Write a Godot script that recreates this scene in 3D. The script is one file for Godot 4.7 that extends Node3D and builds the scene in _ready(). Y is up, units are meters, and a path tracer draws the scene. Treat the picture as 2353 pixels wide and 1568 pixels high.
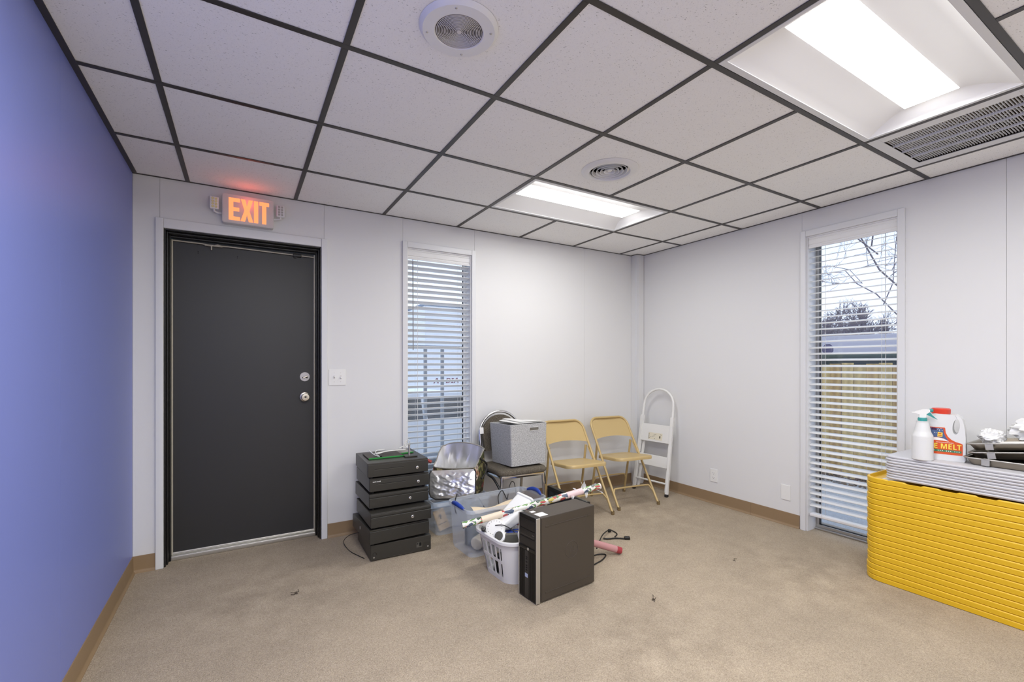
extends Node3D

const CEIL := 2.387
const XR := 4.1956
const ZF := 5.6
const MOD := 0.6096
const GX := 0.2706
const GZ := 0.5618
const GROUND := -0.3

var M := {}
var taken := {}
var rng := RandomNumberGenerator.new()

# ---------------------------------------------------------------- mesh builder
class MB:
	var p := PackedVector3Array()
	var u := PackedVector2Array()
	var t := Transform3D.IDENTITY
	var crease := 48.0

	func tri(a: Vector3, b: Vector3, c: Vector3, ua := Vector2.ZERO, ub := Vector2.ZERO, uc := Vector2.ZERO) -> void:
		# counter-clockwise seen from outside; stored clockwise for Godot
		p.append(t * a); p.append(t * c); p.append(t * b)
		u.append(ua); u.append(uc); u.append(ub)

	func quad(a: Vector3, b: Vector3, c: Vector3, d: Vector3) -> void:
		tri(a, b, c); tri(a, c, d)

	func quv(a: Vector3, b: Vector3, c: Vector3, d: Vector3, r := Rect2(0, 0, 1, 1)) -> void:
		var a2 := Vector2(r.position.x, r.end.y)
		var b2 := r.end
		var c2 := Vector2(r.end.x, r.position.y)
		tri(a, b, c, a2, b2, c2); tri(a, c, d, a2, c2, r.position)

	func fan(ps: Array, out: Vector3) -> void:
		if ps.size() < 3: return
		var nn: Vector3 = (ps[1] - ps[0]).cross(ps[2] - ps[0])
		var flip := nn.dot(out) < 0.0
		for i in range(1, ps.size() - 1):
			if flip: tri(ps[0], ps[i + 1], ps[i])
			else: tri(ps[0], ps[i], ps[i + 1])

	func box(c: Vector3, s: Vector3, b := 0.0) -> void:
		var h := s * 0.5
		b = minf(b, minf(h.x, minf(h.y, h.z)) * 0.95)
		var at := func(sg: Vector3, ax: int) -> Vector3:
			var q := Vector3(sg.x * (h.x - b), sg.y * (h.y - b), sg.z * (h.z - b))
			q[ax] = sg[ax] * h[ax]
			return c + q
		for ax in 3:
			var k := (ax + 1) % 3
			var l := (ax + 2) % 3
			for s1 in [-1.0, 1.0]:
				var ps := []
				for q in [[-1.0, -1.0], [1.0, -1.0], [1.0, 1.0], [-1.0, 1.0]]:
					var sg := Vector3.ZERO
					sg[ax] = s1; sg[k] = q[0]; sg[l] = q[1]
					ps.append(at.call(sg, ax))
				var o := Vector3.ZERO
				o[ax] = s1
				fan(ps, o)
				if b > 0.0:
					for s2 in [-1.0, 1.0]:
						var e := []
						for q in [[-1.0, ax], [1.0, ax], [1.0, k], [-1.0, k]]:
							var sg := Vector3.ZERO
							sg[ax] = s1; sg[k] = s2; sg[l] = q[0]
							e.append(at.call(sg, q[1]))
						var o2 := Vector3.ZERO
						o2[ax] = s1; o2[k] = s2
						fan(e, o2)
		if b > 0.0:
			for x in [-1.0, 1.0]:
				for y in [-1.0, 1.0]:
					for z in [-1.0, 1.0]:
						var sg := Vector3(x, y, z)
						fan([at.call(sg, 0), at.call(sg, 1), at.call(sg, 2)], sg)

	func bar(x0: float, x1: float, y0: float, y1: float, z0: float, z1: float, b := 0.0) -> void:
		box(Vector3((x0 + x1) * 0.5, (y0 + y1) * 0.5, (z0 + z1) * 0.5), Vector3(absf(x1 - x0), absf(y1 - y0), absf(z1 - z0)), b)

	func tube(pts: Array, r, sides := 8, caps := true, closed := false, rot := 0.0) -> void:
		var n := pts.size()
		var rings := []
		var tan0: Vector3 = (pts[1] - pts[0]).normalized()
		var side := tan0.cross(Vector3.UP)
		if side.length() < 0.1: side = tan0.cross(Vector3.RIGHT)
		side = side.normalized()
		var length := 0.0
		var lens := []
		for i in n:
			var tg: Vector3
			if closed: tg = (pts[(i + 1) % n] - pts[(i + n - 1) % n])
			elif i == 0: tg = pts[1] - pts[0]
			elif i == n - 1: tg = pts[n - 1] - pts[n - 2]
			else: tg = (pts[i + 1] - pts[i]).normalized() + (pts[i] - pts[i - 1]).normalized()
			tg = tg.normalized()
			side = (side - tg * side.dot(tg)).normalized()
			var up := side.cross(tg)
			if i > 0: length += pts[i].distance_to(pts[i - 1])
			lens.append(length)
			var rr: float = r[i] if r is Array else r
			var ring := []
			for k in sides:
				var a := TAU * k / sides + rot
				ring.append(pts[i] + (side * cos(a) + up * sin(a)) * rr)
			rings.append(ring)
		for i in (n if closed else n - 1):
			var j := (i + 1) % n
			for k in sides:
				var l := (k + 1) % sides
				var u0 := float(k) / sides
				var u1 := float(k + 1) / sides
				var v0: float = lens[i]
				var v1: float = lens[j]
				var a: Vector3 = rings[i][k]
				var b: Vector3 = rings[i][l]
				var c: Vector3 = rings[j][l]
				var d: Vector3 = rings[j][k]
				var o: Vector3 = (a + c) * 0.5 - (pts[i] + pts[j]) * 0.5
				if (b - a).cross(c - a).dot(o) >= 0.0:
					tri(a, b, c, Vector2(u0, v0), Vector2(u1, v0), Vector2(u1, v1)); tri(a, c, d, Vector2(u0, v0), Vector2(u1, v1), Vector2(u0, v1))
				else:
					tri(a, c, b, Vector2(u0, v0), Vector2(u1, v1), Vector2(u1, v0)); tri(a, d, c, Vector2(u0, v0), Vector2(u0, v1), Vector2(u1, v1))
		if caps and not closed:
			fan(rings[0], pts[0] - pts[1])
			fan(rings[n - 1], pts[n - 1] - pts[n - 2])

	func lathe(prof: Array, seg := 24) -> void:
		for i in prof.size() - 1:
			var a: Vector2 = prof[i]
			var b: Vector2 = prof[i + 1]
			for k in seg:
				var a0 := TAU * k / seg
				var a1 := TAU * (k + 1) / seg
				var d0 := Vector3(cos(a0), 0, -sin(a0))
				var d1 := Vector3(cos(a1), 0, -sin(a1))
				var p0 := d0 * a.x + Vector3.UP * a.y
				var p1 := d1 * a.x + Vector3.UP * a.y
				var p2 := d1 * b.x + Vector3.UP * b.y
				var p3 := d0 * b.x + Vector3.UP * b.y
				var ua := Vector2(float(k) / seg, float(i) / prof.size())
				var ub := Vector2(float(k + 1) / seg, float(i) / prof.size())
				var uc := Vector2(float(k + 1) / seg, float(i + 1) / prof.size())
				var ud := Vector2(float(k) / seg, float(i + 1) / prof.size())
				if a.x > 1e-6: tri(p0, p1, p2, ua, ub, uc)
				if b.x > 1e-6: tri(p0, p2, p3, ua, uc, ud)

	func prism(poly: PackedVector2Array, z0: float, z1: float) -> void:
		# polygon in XY, counter-clockwise, extruded from z0 to z1
		if Geometry2D.is_polygon_clockwise(poly):
			poly = poly.duplicate()
			poly.reverse()
		var ix := Geometry2D.triangulate_polygon(poly)
		for i in range(0, ix.size(), 3):
			var a := poly[ix[i]]
			var b := poly[ix[i + 1]]
			var c := poly[ix[i + 2]]
			if (b - a).cross(c - a) < 0.0:
				var sw := b
				b = c; c = sw
			tri(Vector3(a.x, a.y, z1), Vector3(b.x, b.y, z1), Vector3(c.x, c.y, z1), a, b, c)
			tri(Vector3(a.x, a.y, z0), Vector3(c.x, c.y, z0), Vector3(b.x, b.y, z0), a, c, b)
		for i in poly.size():
			var a := poly[i]
			var b := poly[(i + 1) % poly.size()]
			quad(Vector3(a.x, a.y, z0), Vector3(b.x, b.y, z0), Vector3(b.x, b.y, z1), Vector3(a.x, a.y, z1))

	func loft(loops: Array, cap0 := false, cap1 := false, flip := false) -> void:
		# loops run counter-clockwise seen from the end towards which they advance
		for i in loops.size() - 1:
			var A = loops[i]
			var B = loops[i + 1]
			var n: int = A.size()
			for k in n:
				var l := (k + 1) % n
				var ua := Vector2(float(k) / n, float(i) / (loops.size() - 1))
				var ub := Vector2(float(k + 1) / n, float(i) / (loops.size() - 1))
				var uc := Vector2(float(k + 1) / n, float(i + 1) / (loops.size() - 1))
				var ud := Vector2(float(k) / n, float(i + 1) / (loops.size() - 1))
				if flip:
					tri(A[k], B[l], A[l], ua, uc, ub); tri(A[k], B[k], B[l], ua, ud, uc)
				else:
					tri(A[k], A[l], B[l], ua, ub, uc); tri(A[k], B[l], B[k], ua, uc, ud)
		if cap0: cap(loops[0], loops[0][0] - loops[1][0])
		if cap1: cap(loops[-1], loops[-1][0] - loops[-2][0])

	func cap(loop, out: Vector3) -> void:
		var c := Vector3.ZERO
		for q in loop: c += q
		c /= loop.size()
		for k in loop.size():
			fan([c, loop[k], loop[(k + 1) % loop.size()]], out)

	func grid(nu: int, nv: int, f: Callable, two := false, uvs := Vector2.ONE) -> void:
		var g := []
		for j in nv + 1:
			var row := []
			for i in nu + 1: row.append(f.call(float(i) / nu, float(j) / nv))
			g.append(row)
		for j in nv:
			for i in nu:
				var ua := Vector2(float(i) / nu, float(j) / nv) * uvs
				var ub := Vector2(float(i + 1) / nu, float(j) / nv) * uvs
				var uc := Vector2(float(i + 1) / nu, float(j + 1) / nv) * uvs
				var ud := Vector2(float(i) / nu, float(j + 1) / nv) * uvs
				tri(g[j][i], g[j][i + 1], g[j + 1][i + 1], ua, ub, uc)
				tri(g[j][i], g[j + 1][i + 1], g[j + 1][i], ua, uc, ud)

	func done() -> ArrayMesh:
		var nf := p.size() / 3
		var fn := PackedVector3Array()
		var fu := PackedVector3Array()
		fn.resize(nf); fu.resize(nf)
		var at := {}
		var keys := []
		keys.resize(p.size())
		for f in nf:
			var nn := (p[f * 3 + 2] - p[f * 3]).cross(p[f * 3 + 1] - p[f * 3])
			fn[f] = nn
			fu[f] = nn.normalized()
			for k in 3:
				var q := p[f * 3 + k] * 20000.0
				var key := Vector3i(roundi(q.x), roundi(q.y), roundi(q.z))
				keys[f * 3 + k] = key
				if at.has(key): at[key].append(f)
				else: at[key] = [f]
		var nr := PackedVector3Array()
		nr.resize(p.size())
		var lim := cos(deg_to_rad(crease))
		for f in nf:
			for k in 3:
				var s := Vector3.ZERO
				for g in at[keys[f * 3 + k]]:
					if fu[g].dot(fu[f]) > lim: s += fn[g]
				nr[f * 3 + k] = s.normalized() if s.length_squared() > 0.0 else Vector3.UP
		var ar := []
		ar.resize(Mesh.ARRAY_MAX)
		ar[Mesh.ARRAY_VERTEX] = p
		ar[Mesh.ARRAY_NORMAL] = nr
		ar[Mesh.ARRAY_TEX_UV] = u
		var m := ArrayMesh.new()
		m.add_surface_from_arrays(Mesh.PRIMITIVE_TRIANGLES, ar)
		return m

# ---------------------------------------------------------------- node helpers
func numbered(called: String) -> String:
	if not taken.has(called):
		taken[called] = 0
		return called
	taken[called] += 1
	return "%s_%03d" % [called, taken[called]]

func tag(o: Node3D, label: String, category: String, group := "", kind := "") -> Node3D:
	if label: o.set_meta("label", label)
	if category: o.set_meta("category", category)
	if group: o.set_meta("group", group)
	if kind: o.set_meta("kind", kind)
	return o

func thing(called: String, label: String, category: String, at := Vector3.ZERO, turn := 0.0, group := "") -> Node3D:
	var o := Node3D.new()
	o.name = numbered(called)
	add_child(o)
	o.position = at
	o.rotation.y = turn
	return tag(o, label, category, group)

func struct(called: String, at := Transform3D.IDENTITY) -> Node3D:
	var o := Node3D.new()
	o.name = numbered(called)
	add_child(o)
	o.transform = at
	o.set_meta("kind", "structure")
	return o

func obj(called: String, what, m: Material, parent: Node, at := Vector3.ZERO) -> MeshInstance3D:
	var o := MeshInstance3D.new()
	o.name = numbered(called) if parent == self else called
	o.mesh = what.done() if what is MB else what
	o.material_override = m
	parent.add_child(o, true)
	o.position = at
	return o

func solo(called: String, what, m: Material, label: String, category: String, at := Vector3.ZERO, group := "") -> MeshInstance3D:
	var o := obj(called, what, m, self, at)
	tag(o, label, category, group)
	return o

func text(called: String, s: String, h: float, depth: float, m: Material, parent: Node, tr: Transform3D, sx := 1.0, bold := true) -> MeshInstance3D:
	var f := SystemFont.new()
	f.font_names = PackedStringArray(["Droid Sans"])
	if bold: f.font_weight = 700
	var tm := TextMesh.new()
	tm.font = f
	tm.text = s
	tm.font_size = 64
	tm.pixel_size = h / 46.0
	tm.depth = depth
	tm.curve_step = 2.0
	var o := obj(called, tm, m, parent)
	o.transform = tr * Transform3D(Basis.from_scale(Vector3(sx, 1, 1)), Vector3.ZERO)
	return o

# ---------------------------------------------------------------- materials
func mat(key: String, c: Color, rough := 0.6, metal := 0.0) -> StandardMaterial3D:
	if M.has(key): return M[key]
	var m := StandardMaterial3D.new()
	m.resource_name = key
	m.albedo_color = c
	m.roughness = rough
	m.metallic = metal
	M[key] = m
	return m

func rgb(r: float, g: float, b: float, a := 1.0) -> Color:
	return Color(r / 255.0, g / 255.0, b / 255.0, a)

func image_tex(w: int, h: int, f: Callable) -> ImageTexture:
	var d := PackedByteArray()
	d.resize(w * h * 3)
	var k := 0
	for y in h:
		for x in w:
			var c: Color = f.call(x, y)
			d[k] = clampi(int(c.r * 255.0), 0, 255); d[k + 1] = clampi(int(c.g * 255.0), 0, 255); d[k + 2] = clampi(int(c.b * 255.0), 0, 255)
			k += 3
	return ImageTexture.create_from_image(Image.create_from_data(w, h, false, Image.FORMAT_RGB8, d))

func tri_tex(m: StandardMaterial3D, t: Texture2D, scale: float, world := true) -> void:
	m.albedo_texture = t
	m.uv1_triplanar = true
	m.uv1_world_triplanar = world
	m.uv1_scale = Vector3.ONE * scale

func make_materials() -> void:
	rng.seed = 7
	var fine := FastNoiseLite.new()
	fine.seed = 3
	fine.frequency = 0.5
	var soft := FastNoiseLite.new()
	soft.seed = 9
	soft.frequency = 0.012
	soft.fractal_octaves = 4
	# carpet: short brown-beige loop pile with specks
	var carpet := mat("carpet", Color.WHITE, 0.95)
	var cn := 640
	var ct := image_tex(cn, cn, func(x, y):
		var w := 0.5 + 0.5 * sin(float(x) / cn * TAU)
		var big: float = soft.get_noise_2d(x, y) * (1.0 - absf(2.0 * x / cn - 1.0)) * (1.0 - absf(2.0 * y / cn - 1.0))
		var s := rng.randf_range(-0.085, 0.075) + big * 0.09 + w * 0.0
		if rng.randf() < 0.06: s -= 0.10
		return Color(0.690 + s, 0.632 + s * 0.98, 0.552 + s * 0.9))
	tri_tex(carpet, ct, 0.72)
	var ch := image_tex(cn, cn, func(_x, _y): var q := rng.randf(); return Color(q, q, q))
	carpet.heightmap_enabled = true
	carpet.heightmap_texture = ch
	carpet.heightmap_scale = 0.28
	# coarse soiling of the carpet, mottled
	var soil := image_tex(256, 256, func(x, y):
		var fx := float(x) / 256.0
		var fy := float(y) / 256.0
		var q := 0.0
		for o in [[3.0, 0.5], [7.0, 0.3], [13.0, 0.2]]:
			q += sin(fx * TAU * o[0] + 2.0 * sin(fy * TAU * (o[0] - 1.0))) * cos(fy * TAU * o[0] + 1.7 * sin(fx * TAU * (o[0] - 2.0))) * o[1]
		var d := 0.955 + 0.045 * q
		return Color(d, d, d * 0.995))
	carpet.detail_enabled = true
	carpet.detail_blend_mode = BaseMaterial3D.BLEND_MODE_MUL
	carpet.detail_albedo = soil
	carpet.detail_uv_layer = BaseMaterial3D.DETAIL_UV_2
	carpet.uv2_triplanar = true
	carpet.uv2_world_triplanar = true
	carpet.uv2_scale = Vector3.ONE * 0.31
	# mineral ceiling tile: white with fissures and pin holes
	var tn := 768
	var tile_img := Image.create(tn, tn, false, Image.FORMAT_RGB8)
	tile_img.fill(rgb(247, 247, 246))
	for i in 26000:
		var g := rng.randf_range(0.86, 0.92)
		tile_img.set_pixel(rng.randi() % tn, rng.randi() % tn, Color(g, g, g))
	for i in 2600:
		var x := rng.randi() % tn
		var y := rng.randi() % tn
		var a := rng.randf_range(-0.9, 0.9)
		var g := rng.randf_range(0.58, 0.8)
		for k in rng.randi_range(1, 5):
			tile_img.set_pixel(posmod(x + int(k * cos(a)), tn), posmod(y + int(k * sin(a)), tn), Color(g, g, g * 0.98))
	var tile := mat("ceiling_tile", Color.WHITE, 0.95)
	tri_tex(tile, ImageTexture.create_from_image(tile_img), 0.93)
	mat("tee", rgb(58, 55, 52), 0.42)
	mat("deck", rgb(90, 88, 85), 0.9)
	var bumpy := image_tex(256, 256, func(_x, _y): var q := rng.randf_range(0.3, 0.7); return Color(q, q, q))
	var wall := mat("wall_grey", rgb(226, 226, 225), 0.55)
	var blue := mat("wall_blue", rgb(124, 136, 204), 0.42)
	for m in [wall, blue]:
		m.heightmap_enabled = true
		m.heightmap_texture = bumpy
		m.heightmap_scale = 0.02
		m.uv1_triplanar = true
		m.uv1_world_triplanar = true
		m.uv1_scale = Vector3.ONE * 1.4
	mat("core", rgb(150, 148, 144), 0.9)
	mat("casing", rgb(224, 225, 226), 0.35)
	mat("white_paint", rgb(232, 232, 232), 0.4)
	mat("base_vinyl", rgb(146, 122, 92), 0.5)
	mat("door_black", rgb(45, 45, 46), 0.45)
	mat("frame_black", rgb(30, 29, 28), 0.35)
	mat("weather", rgb(190, 184, 168), 0.45, 0.2)
	mat("aluminium", rgb(196, 194, 188), 0.38, 0.85)
	mat("chrome", rgb(222, 222, 222), 0.14, 1.0)
	mat("steel", rgb(190, 188, 182), 0.3, 1.0)
	mat("nickel", rgb(205, 198, 184), 0.28, 0.9)
	mat("plastic_white", rgb(236, 236, 233), 0.38)
	mat("plastic_black", rgb(26, 26, 26), 0.4)
	mat("dark_hole", rgb(10, 10, 10), 0.9)
	mat("exit_white", rgb(214, 210, 208), 0.45)
	var ex := mat("exit_letter", rgb(255, 120, 60), 0.5)
	ex.emission_enabled = true
	ex.emission = rgb(255, 160, 102)
	ex.emission_energy_multiplier = 0.95
	mat("led", rgb(232, 226, 170), 0.2)
	var lens := mat("light_lens", rgb(250, 250, 248), 0.5)
	lens.emission_enabled = true
	lens.emission = rgb(254, 253, 252)
	lens.emission_energy_multiplier = 9.0
	mat("reflector", rgb(240, 240, 240), 0.5)
	var glass := mat("glass", Color(0.9, 0.95, 1.0, 0.06), 0.03)
	glass.transparency = BaseMaterial3D.TRANSPARENCY_ALPHA
	var slat := mat("slat", rgb(242, 242, 240), 0.42)
	slat.backlight_enabled = true
	slat.backlight = Color(0.4, 0.4, 0.4)
	mat("cord", rgb(225, 224, 220), 0.8)
	mat("wand", rgb(150, 150, 150), 0.2)
	mat("gold", rgb(198, 173, 120), 0.36, 0.1)
	mat("drawer_black", rgb(52, 50, 45), 0.38)
	mat("drawer_front", rgb(48, 47, 43), 0.33)
	mat("tower_side", rgb(74, 67, 59), 0.42, 0.25)
	mat("tower_front", rgb(20, 19, 19), 0.3)
	mat("tower_bay", rgb(34, 31, 29), 0.35)
	mat("sticker", rgb(225, 225, 222), 0.6)
	mat("ladder_white", rgb(232, 232, 228), 0.35)
	mat("yellow", rgb(226, 182, 34), 0.38)
	var lid := mat("lid_white", rgb(208, 208, 212), 0.45)
	lid.backlight_enabled = true
	lid.backlight = Color(0.2, 0.2, 0.2)
	var jug := mat("jug_plastic", rgb(236, 237, 236, 0.86), 0.4)
	jug.transparency = BaseMaterial3D.TRANSPARENCY_ALPHA
	mat("red_cap", rgb(216, 62, 38), 0.35)
	mat("teal", rgb(60, 150, 146), 0.35)
	mat("label_orange", rgb(216, 86, 34), 0.5)
	mat("label_yellow", rgb(246, 220, 84), 0.5)
	mat("label_green", rgb(74, 128, 92), 0.5)
	mat("label_blue", rgb(78, 100, 140), 0.5)
	mat("label_plum", rgb(70, 34, 80), 0.5)
	mat("sheet_pan", rgb(150, 142, 130), 0.3, 0.95)
	var bag := mat("bag_film", rgb(240, 240, 238, 0.92), 0.55)
	bag.transparency = BaseMaterial3D.TRANSPARENCY_ALPHA
	var tote := mat("tote_plastic", rgb(214, 222, 232, 0.33), 0.3)
	tote.transparency = BaseMaterial3D.TRANSPARENCY_ALPHA
	mat("tote_rim", rgb(214, 220, 228), 0.35)
	mat("handle_blue", rgb(38, 68, 158), 0.4)
	mat("basket_white", rgb(226, 226, 226), 0.42)
	mat("foil", rgb(232, 232, 231), 0.3, 0.7)
	mat("piping", rgb(40, 38, 36), 0.6)
	mat("cable_black", rgb(22, 22, 22), 0.5)
	mat("cable_white", rgb(232, 232, 226), 0.5)
	mat("paper", rgb(240, 238, 234), 0.7)
	mat("kraft", rgb(204, 176, 138), 0.8)
	mat("board_green", rgb(44, 140, 62), 0.4)
	mat("board_dark", rgb(64, 58, 50), 0.5)
	mat("dim_grey", rgb(84, 82, 74), 0.5)
	mat("red_roll", rgb(160, 56, 64), 0.3)
	mat("rubber", rgb(34, 32, 30), 0.8)
	mat("maroon", rgb(120, 40, 70), 0.5)
	mat("lint", rgb(64, 54, 44), 0.9)
	# woven greys
	var weave := image_tex(256, 256, func(x, y):
		var s := 0.14 * fine.get_noise_2d(x * 0.9, y * 0.3) + 0.14 * fine.get_noise_2d(x * 0.35 + 900.0, y * 0.9) + rng.randf_range(-0.045, 0.045)
		return Color(0.70 + s * 1.3, 0.70 + s * 1.3, 0.695 + s * 1.3))
	var felt := mat("felt", Color.WHITE, 0.95)
	tri_tex(felt, weave, 1.9, false)
	var tweed := image_tex(256, 256, func(x, y):
		var s := 0.16 * fine.get_noise_2d(x * 0.4, y * 0.9) + rng.randf_range(-0.11, 0.11)
		return Color(0.36 + s, 0.33 + s, 0.28 + s))
	var seat := mat("tweed", Color.WHITE, 0.9)
	tri_tex(seat, tweed, 1.9, false)
	# fabric printed with leaves and pink blossoms
	var fl := Image.create(512, 512, false, Image.FORMAT_RGB8)
	fl.fill(rgb(58, 52, 34))
	var greens := [rgb(122, 128, 68), rgb(158, 150, 96), rgb(88, 100, 52), rgb(188, 176, 126), rgb(70, 78, 42)]
	for i in 150:
		leaf(fl, rng.randf() * 512.0, rng.randf() * 512.0, rng.randf() * TAU, rng.randf_range(26, 62), rng.randf_range(7, 15), greens[rng.randi() % 5])
	for i in 11:
		var cx := rng.randf() * 512.0
		var cy := rng.randf() * 512.0
		var c := [rgb(206, 120, 116), rgb(232, 208, 190), rgb(170, 56, 62)][i % 3] as Color
		for k in 9:
			leaf(fl, cx + cos(k * 0.7) * 14.0, cy + sin(k * 0.7) * 14.0, k * 0.7, 19.0, 6.0, c.lightened(0.1 * (k % 3)))
	var print_mat := mat("leaf_print", Color.WHITE, 0.8)
	tri_tex(print_mat, ImageTexture.create_from_image(fl), 1.9, false)
	# gift wrap
	var wr := Image.create(256, 512, false, Image.FORMAT_RGB8)
	wr.fill(rgb(236, 232, 220))
	var wc := [rgb(112, 156, 88), rgb(190, 84, 80), rgb(86, 98, 118), rgb(206, 186, 96), rgb(74, 92, 76), rgb(238, 236, 230)]
	for i in 150:
		leaf(wr, rng.randf() * 256.0, rng.randf() * 512.0, rng.randf() * TAU, rng.randf_range(26, 80), rng.randf_range(14, 34), wc[rng.randi() % 6])
	var wrap := mat("gift_wrap", Color.WHITE, 0.25)
	wrap.albedo_texture = ImageTexture.create_from_image(wr)
	wrap.uv1_scale = Vector3(1, 2.6, 1)
	# outdoors
	for i in 4:
		var base: Color = [rgb(216, 174, 100), rgb(200, 156, 84), rgb(222, 186, 112), rgb(186, 148, 90)][i]
		var wt := image_tex(64, 256, func(x, y):
			var s: float = 0.06 * sin(x * 0.9 + 2.0 * fine.get_noise_2d(x * 0.05, y * 0.02 + i * 40.0)) + rng.randf_range(-0.05, 0.05)
			return Color(base.r + s, base.g + s, base.b + s * 0.8))
		var wm := mat("plank%d" % i, Color.WHITE, 0.85)
		tri_tex(wm, wt, 1.3)
	var asphalt := mat("asphalt", Color.WHITE, 0.9)
	tri_tex(asphalt, image_tex(256, 256, func(_x, _y): var q := rng.randf_range(0.62, 0.76); return Color(q, q, q * 0.99)), 0.6)
	mat("hazy_bark", rgb(122, 106, 110), 0.9)  # bark paled towards purple, distance haze put into the colour
	mat("litter0", rgb(112, 88, 62), 0.9)
	mat("litter1", rgb(74, 60, 44), 0.9)
	mat("roof_grey", rgb(160, 148, 148), 0.85)
	mat("siding_green", rgb(62, 74, 54), 0.8)
	mat("siding_pale", rgb(190, 200, 208), 0.7)
	mat("slate_blue", rgb(112, 128, 150), 0.7)
	mat("truck_white", rgb(250, 250, 250), 0.35)
	mat("car_glass", rgb(36, 40, 46), 0.08)
	mat("post_grey", rgb(146, 152, 160), 0.6)

func leaf(im: Image, cx: float, cy: float, a: float, L: float, w: float, c: Color) -> void:
	var iw := im.get_width()
	var ih := im.get_height()
	var n := int(L * 1.6)
	for i in n:
		var s := float(i) / n
		var hw := w * sin(PI * s) * (1.0 - 0.3 * s)
		var k := -hw
		while k <= hw:
			var x := cx + cos(a) * (s - 0.5) * L - sin(a) * k
			var y := cy + sin(a) * (s - 0.5) * L + cos(a) * k
			var d := c.darkened(0.22) if absf(k) < 0.8 else c
			im.set_pixel(posmod(int(x), iw), posmod(int(y), ih), d)
			k += 0.6

# ---------------------------------------------------------------- 2D outlines
func rrect(w: float, h: float, r: float, seg := 5) -> PackedVector2Array:
	var o := PackedVector2Array()
	for q in [[1, 1, 0.0], [-1, 1, 90.0], [-1, -1, 180.0], [1, -1, 270.0]]:
		for i in seg + 1:
			var a := deg_to_rad(q[2] + 90.0 * i / seg)
			o.append(Vector2(q[0] * (w * 0.5 - r) + cos(a) * r, q[1] * (h * 0.5 - r) + sin(a) * r))
	return o

func flat_loop(w: float, d: float, r: float, y: float, seg := 5, cx := 0.0, cz := 0.0) -> Array:
	# rounded rectangle in the floor plane, counter-clockwise seen from above
	var o := []
	for q in rrect(w, d, r, seg): o.append(Vector3(cx + q.x, y, cz - q.y))
	return o

func smooth(pts: Array, n := 6) -> Array:
	var c := Curve3D.new()
	for i in pts.size():
		var tg := Vector3.ZERO
		if i > 0 and i < pts.size() - 1: tg = (pts[i + 1] - pts[i - 1]) / 6.0
		c.add_point(pts[i], -tg, tg)
	var o := []
	for i in pts.size() - 1:
		for k in n: o.append(c.sample(i, float(k) / n))
	o.append(pts[-1])
	return o

# ---------------------------------------------------------------- scene
func _ready() -> void:
	view_and_light()
	make_materials()
	room()
	ceiling()
	doorway()
	windows()
	wall_fittings()
	outdoors()
	chairs()
	ladder()
	cash_drawers()
	floor_clutter()
	basket_and_rolls()
	computer()
	tray_stack()
	on_the_trays()
	specks()

func view_and_light() -> void:
	var cam := Camera3D.new()
	cam.name = "camera"
	add_child(cam)
	cam.position = Vector3(0.5592, 1.2496, 3.489)
	cam.rotation.y = -0.5361
	cam.projection = Camera3D.PROJECTION_FRUSTUM
	cam.near = 0.05
	cam.far = 200.0
	cam.size = 0.05 * 1568.0 / 1046.03
	cam.frustum_offset = Vector2(0.0, 0.05 * 52.79 / 1046.03)
	cam.current = true
	var sky_m := ProceduralSkyMaterial.new()
	sky_m.sky_top_color = rgb(174, 194, 226)
	sky_m.sky_horizon_color = rgb(200, 210, 226)
	sky_m.ground_bottom_color = rgb(150, 150, 150)
	sky_m.ground_horizon_color = rgb(200, 204, 210)
	sky_m.sky_energy_multiplier = 1.4
	sky_m.ground_energy_multiplier = 0.8
	var sky := Sky.new()
	sky.sky_material = sky_m
	var env := Environment.new()
	env.background_mode = Environment.BG_SKY
	env.sky = sky
	env.tonemap_mode = Environment.TONE_MAPPER_LINEAR
	env.tonemap_exposure = 1.1
	env.sdfgi_enabled = true
	env.ssao_enabled = true
	env.ssil_enabled = true
	var we := WorldEnvironment.new()
	we.name = "surroundings"
	we.environment = env
	add_child(we)

# ---------------------------------------------------------------- room shell
func right_wall_frame() -> Transform3D:
	return Transform3D(Basis(Vector3(0, 0, 1), Vector3(0, 1, 0), Vector3(-1, 0, 0)), Vector3(XR, 0, 0))

func left_wall_frame() -> Transform3D:
	return Transform3D(Basis(Vector3(0, 0, -1), Vector3(0, 1, 0), Vector3(1, 0, 0)), Vector3.ZERO)

func panel(parent: Node, x0: float, x1: float, y0: float, y1: float, m: Material) -> void:
	var b := MB.new()
	b.bar(x0 + 0.0007, x1 - 0.0007, y0, y1, -0.012, 0.0)
	obj("panel", b, m, parent)

func arch_panel(parent: Node, x0: float, x1: float, h: float, o0: float, o1: float, oy: float, m: Material) -> void:
	var b := MB.new()
	x0 += 0.0006
	x1 -= 0.0006
	b.prism(PackedVector2Array([Vector2(x0, 0), Vector2(o0, 0), Vector2(o0, oy), Vector2(o1, oy), Vector2(o1, 0), Vector2(x1, 0), Vector2(x1, h), Vector2(x0, h)]), -0.012, 0.0)
	obj("panel", b, m, parent)

func core(parent: Node, x0: float, x1: float, y0: float, y1: float, depth: float, called := "core") -> void:
	var b := MB.new()
	b.bar(x0, x1, y0, y1, -depth, -0.012)
	obj(called, b, M.core, parent)

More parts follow.
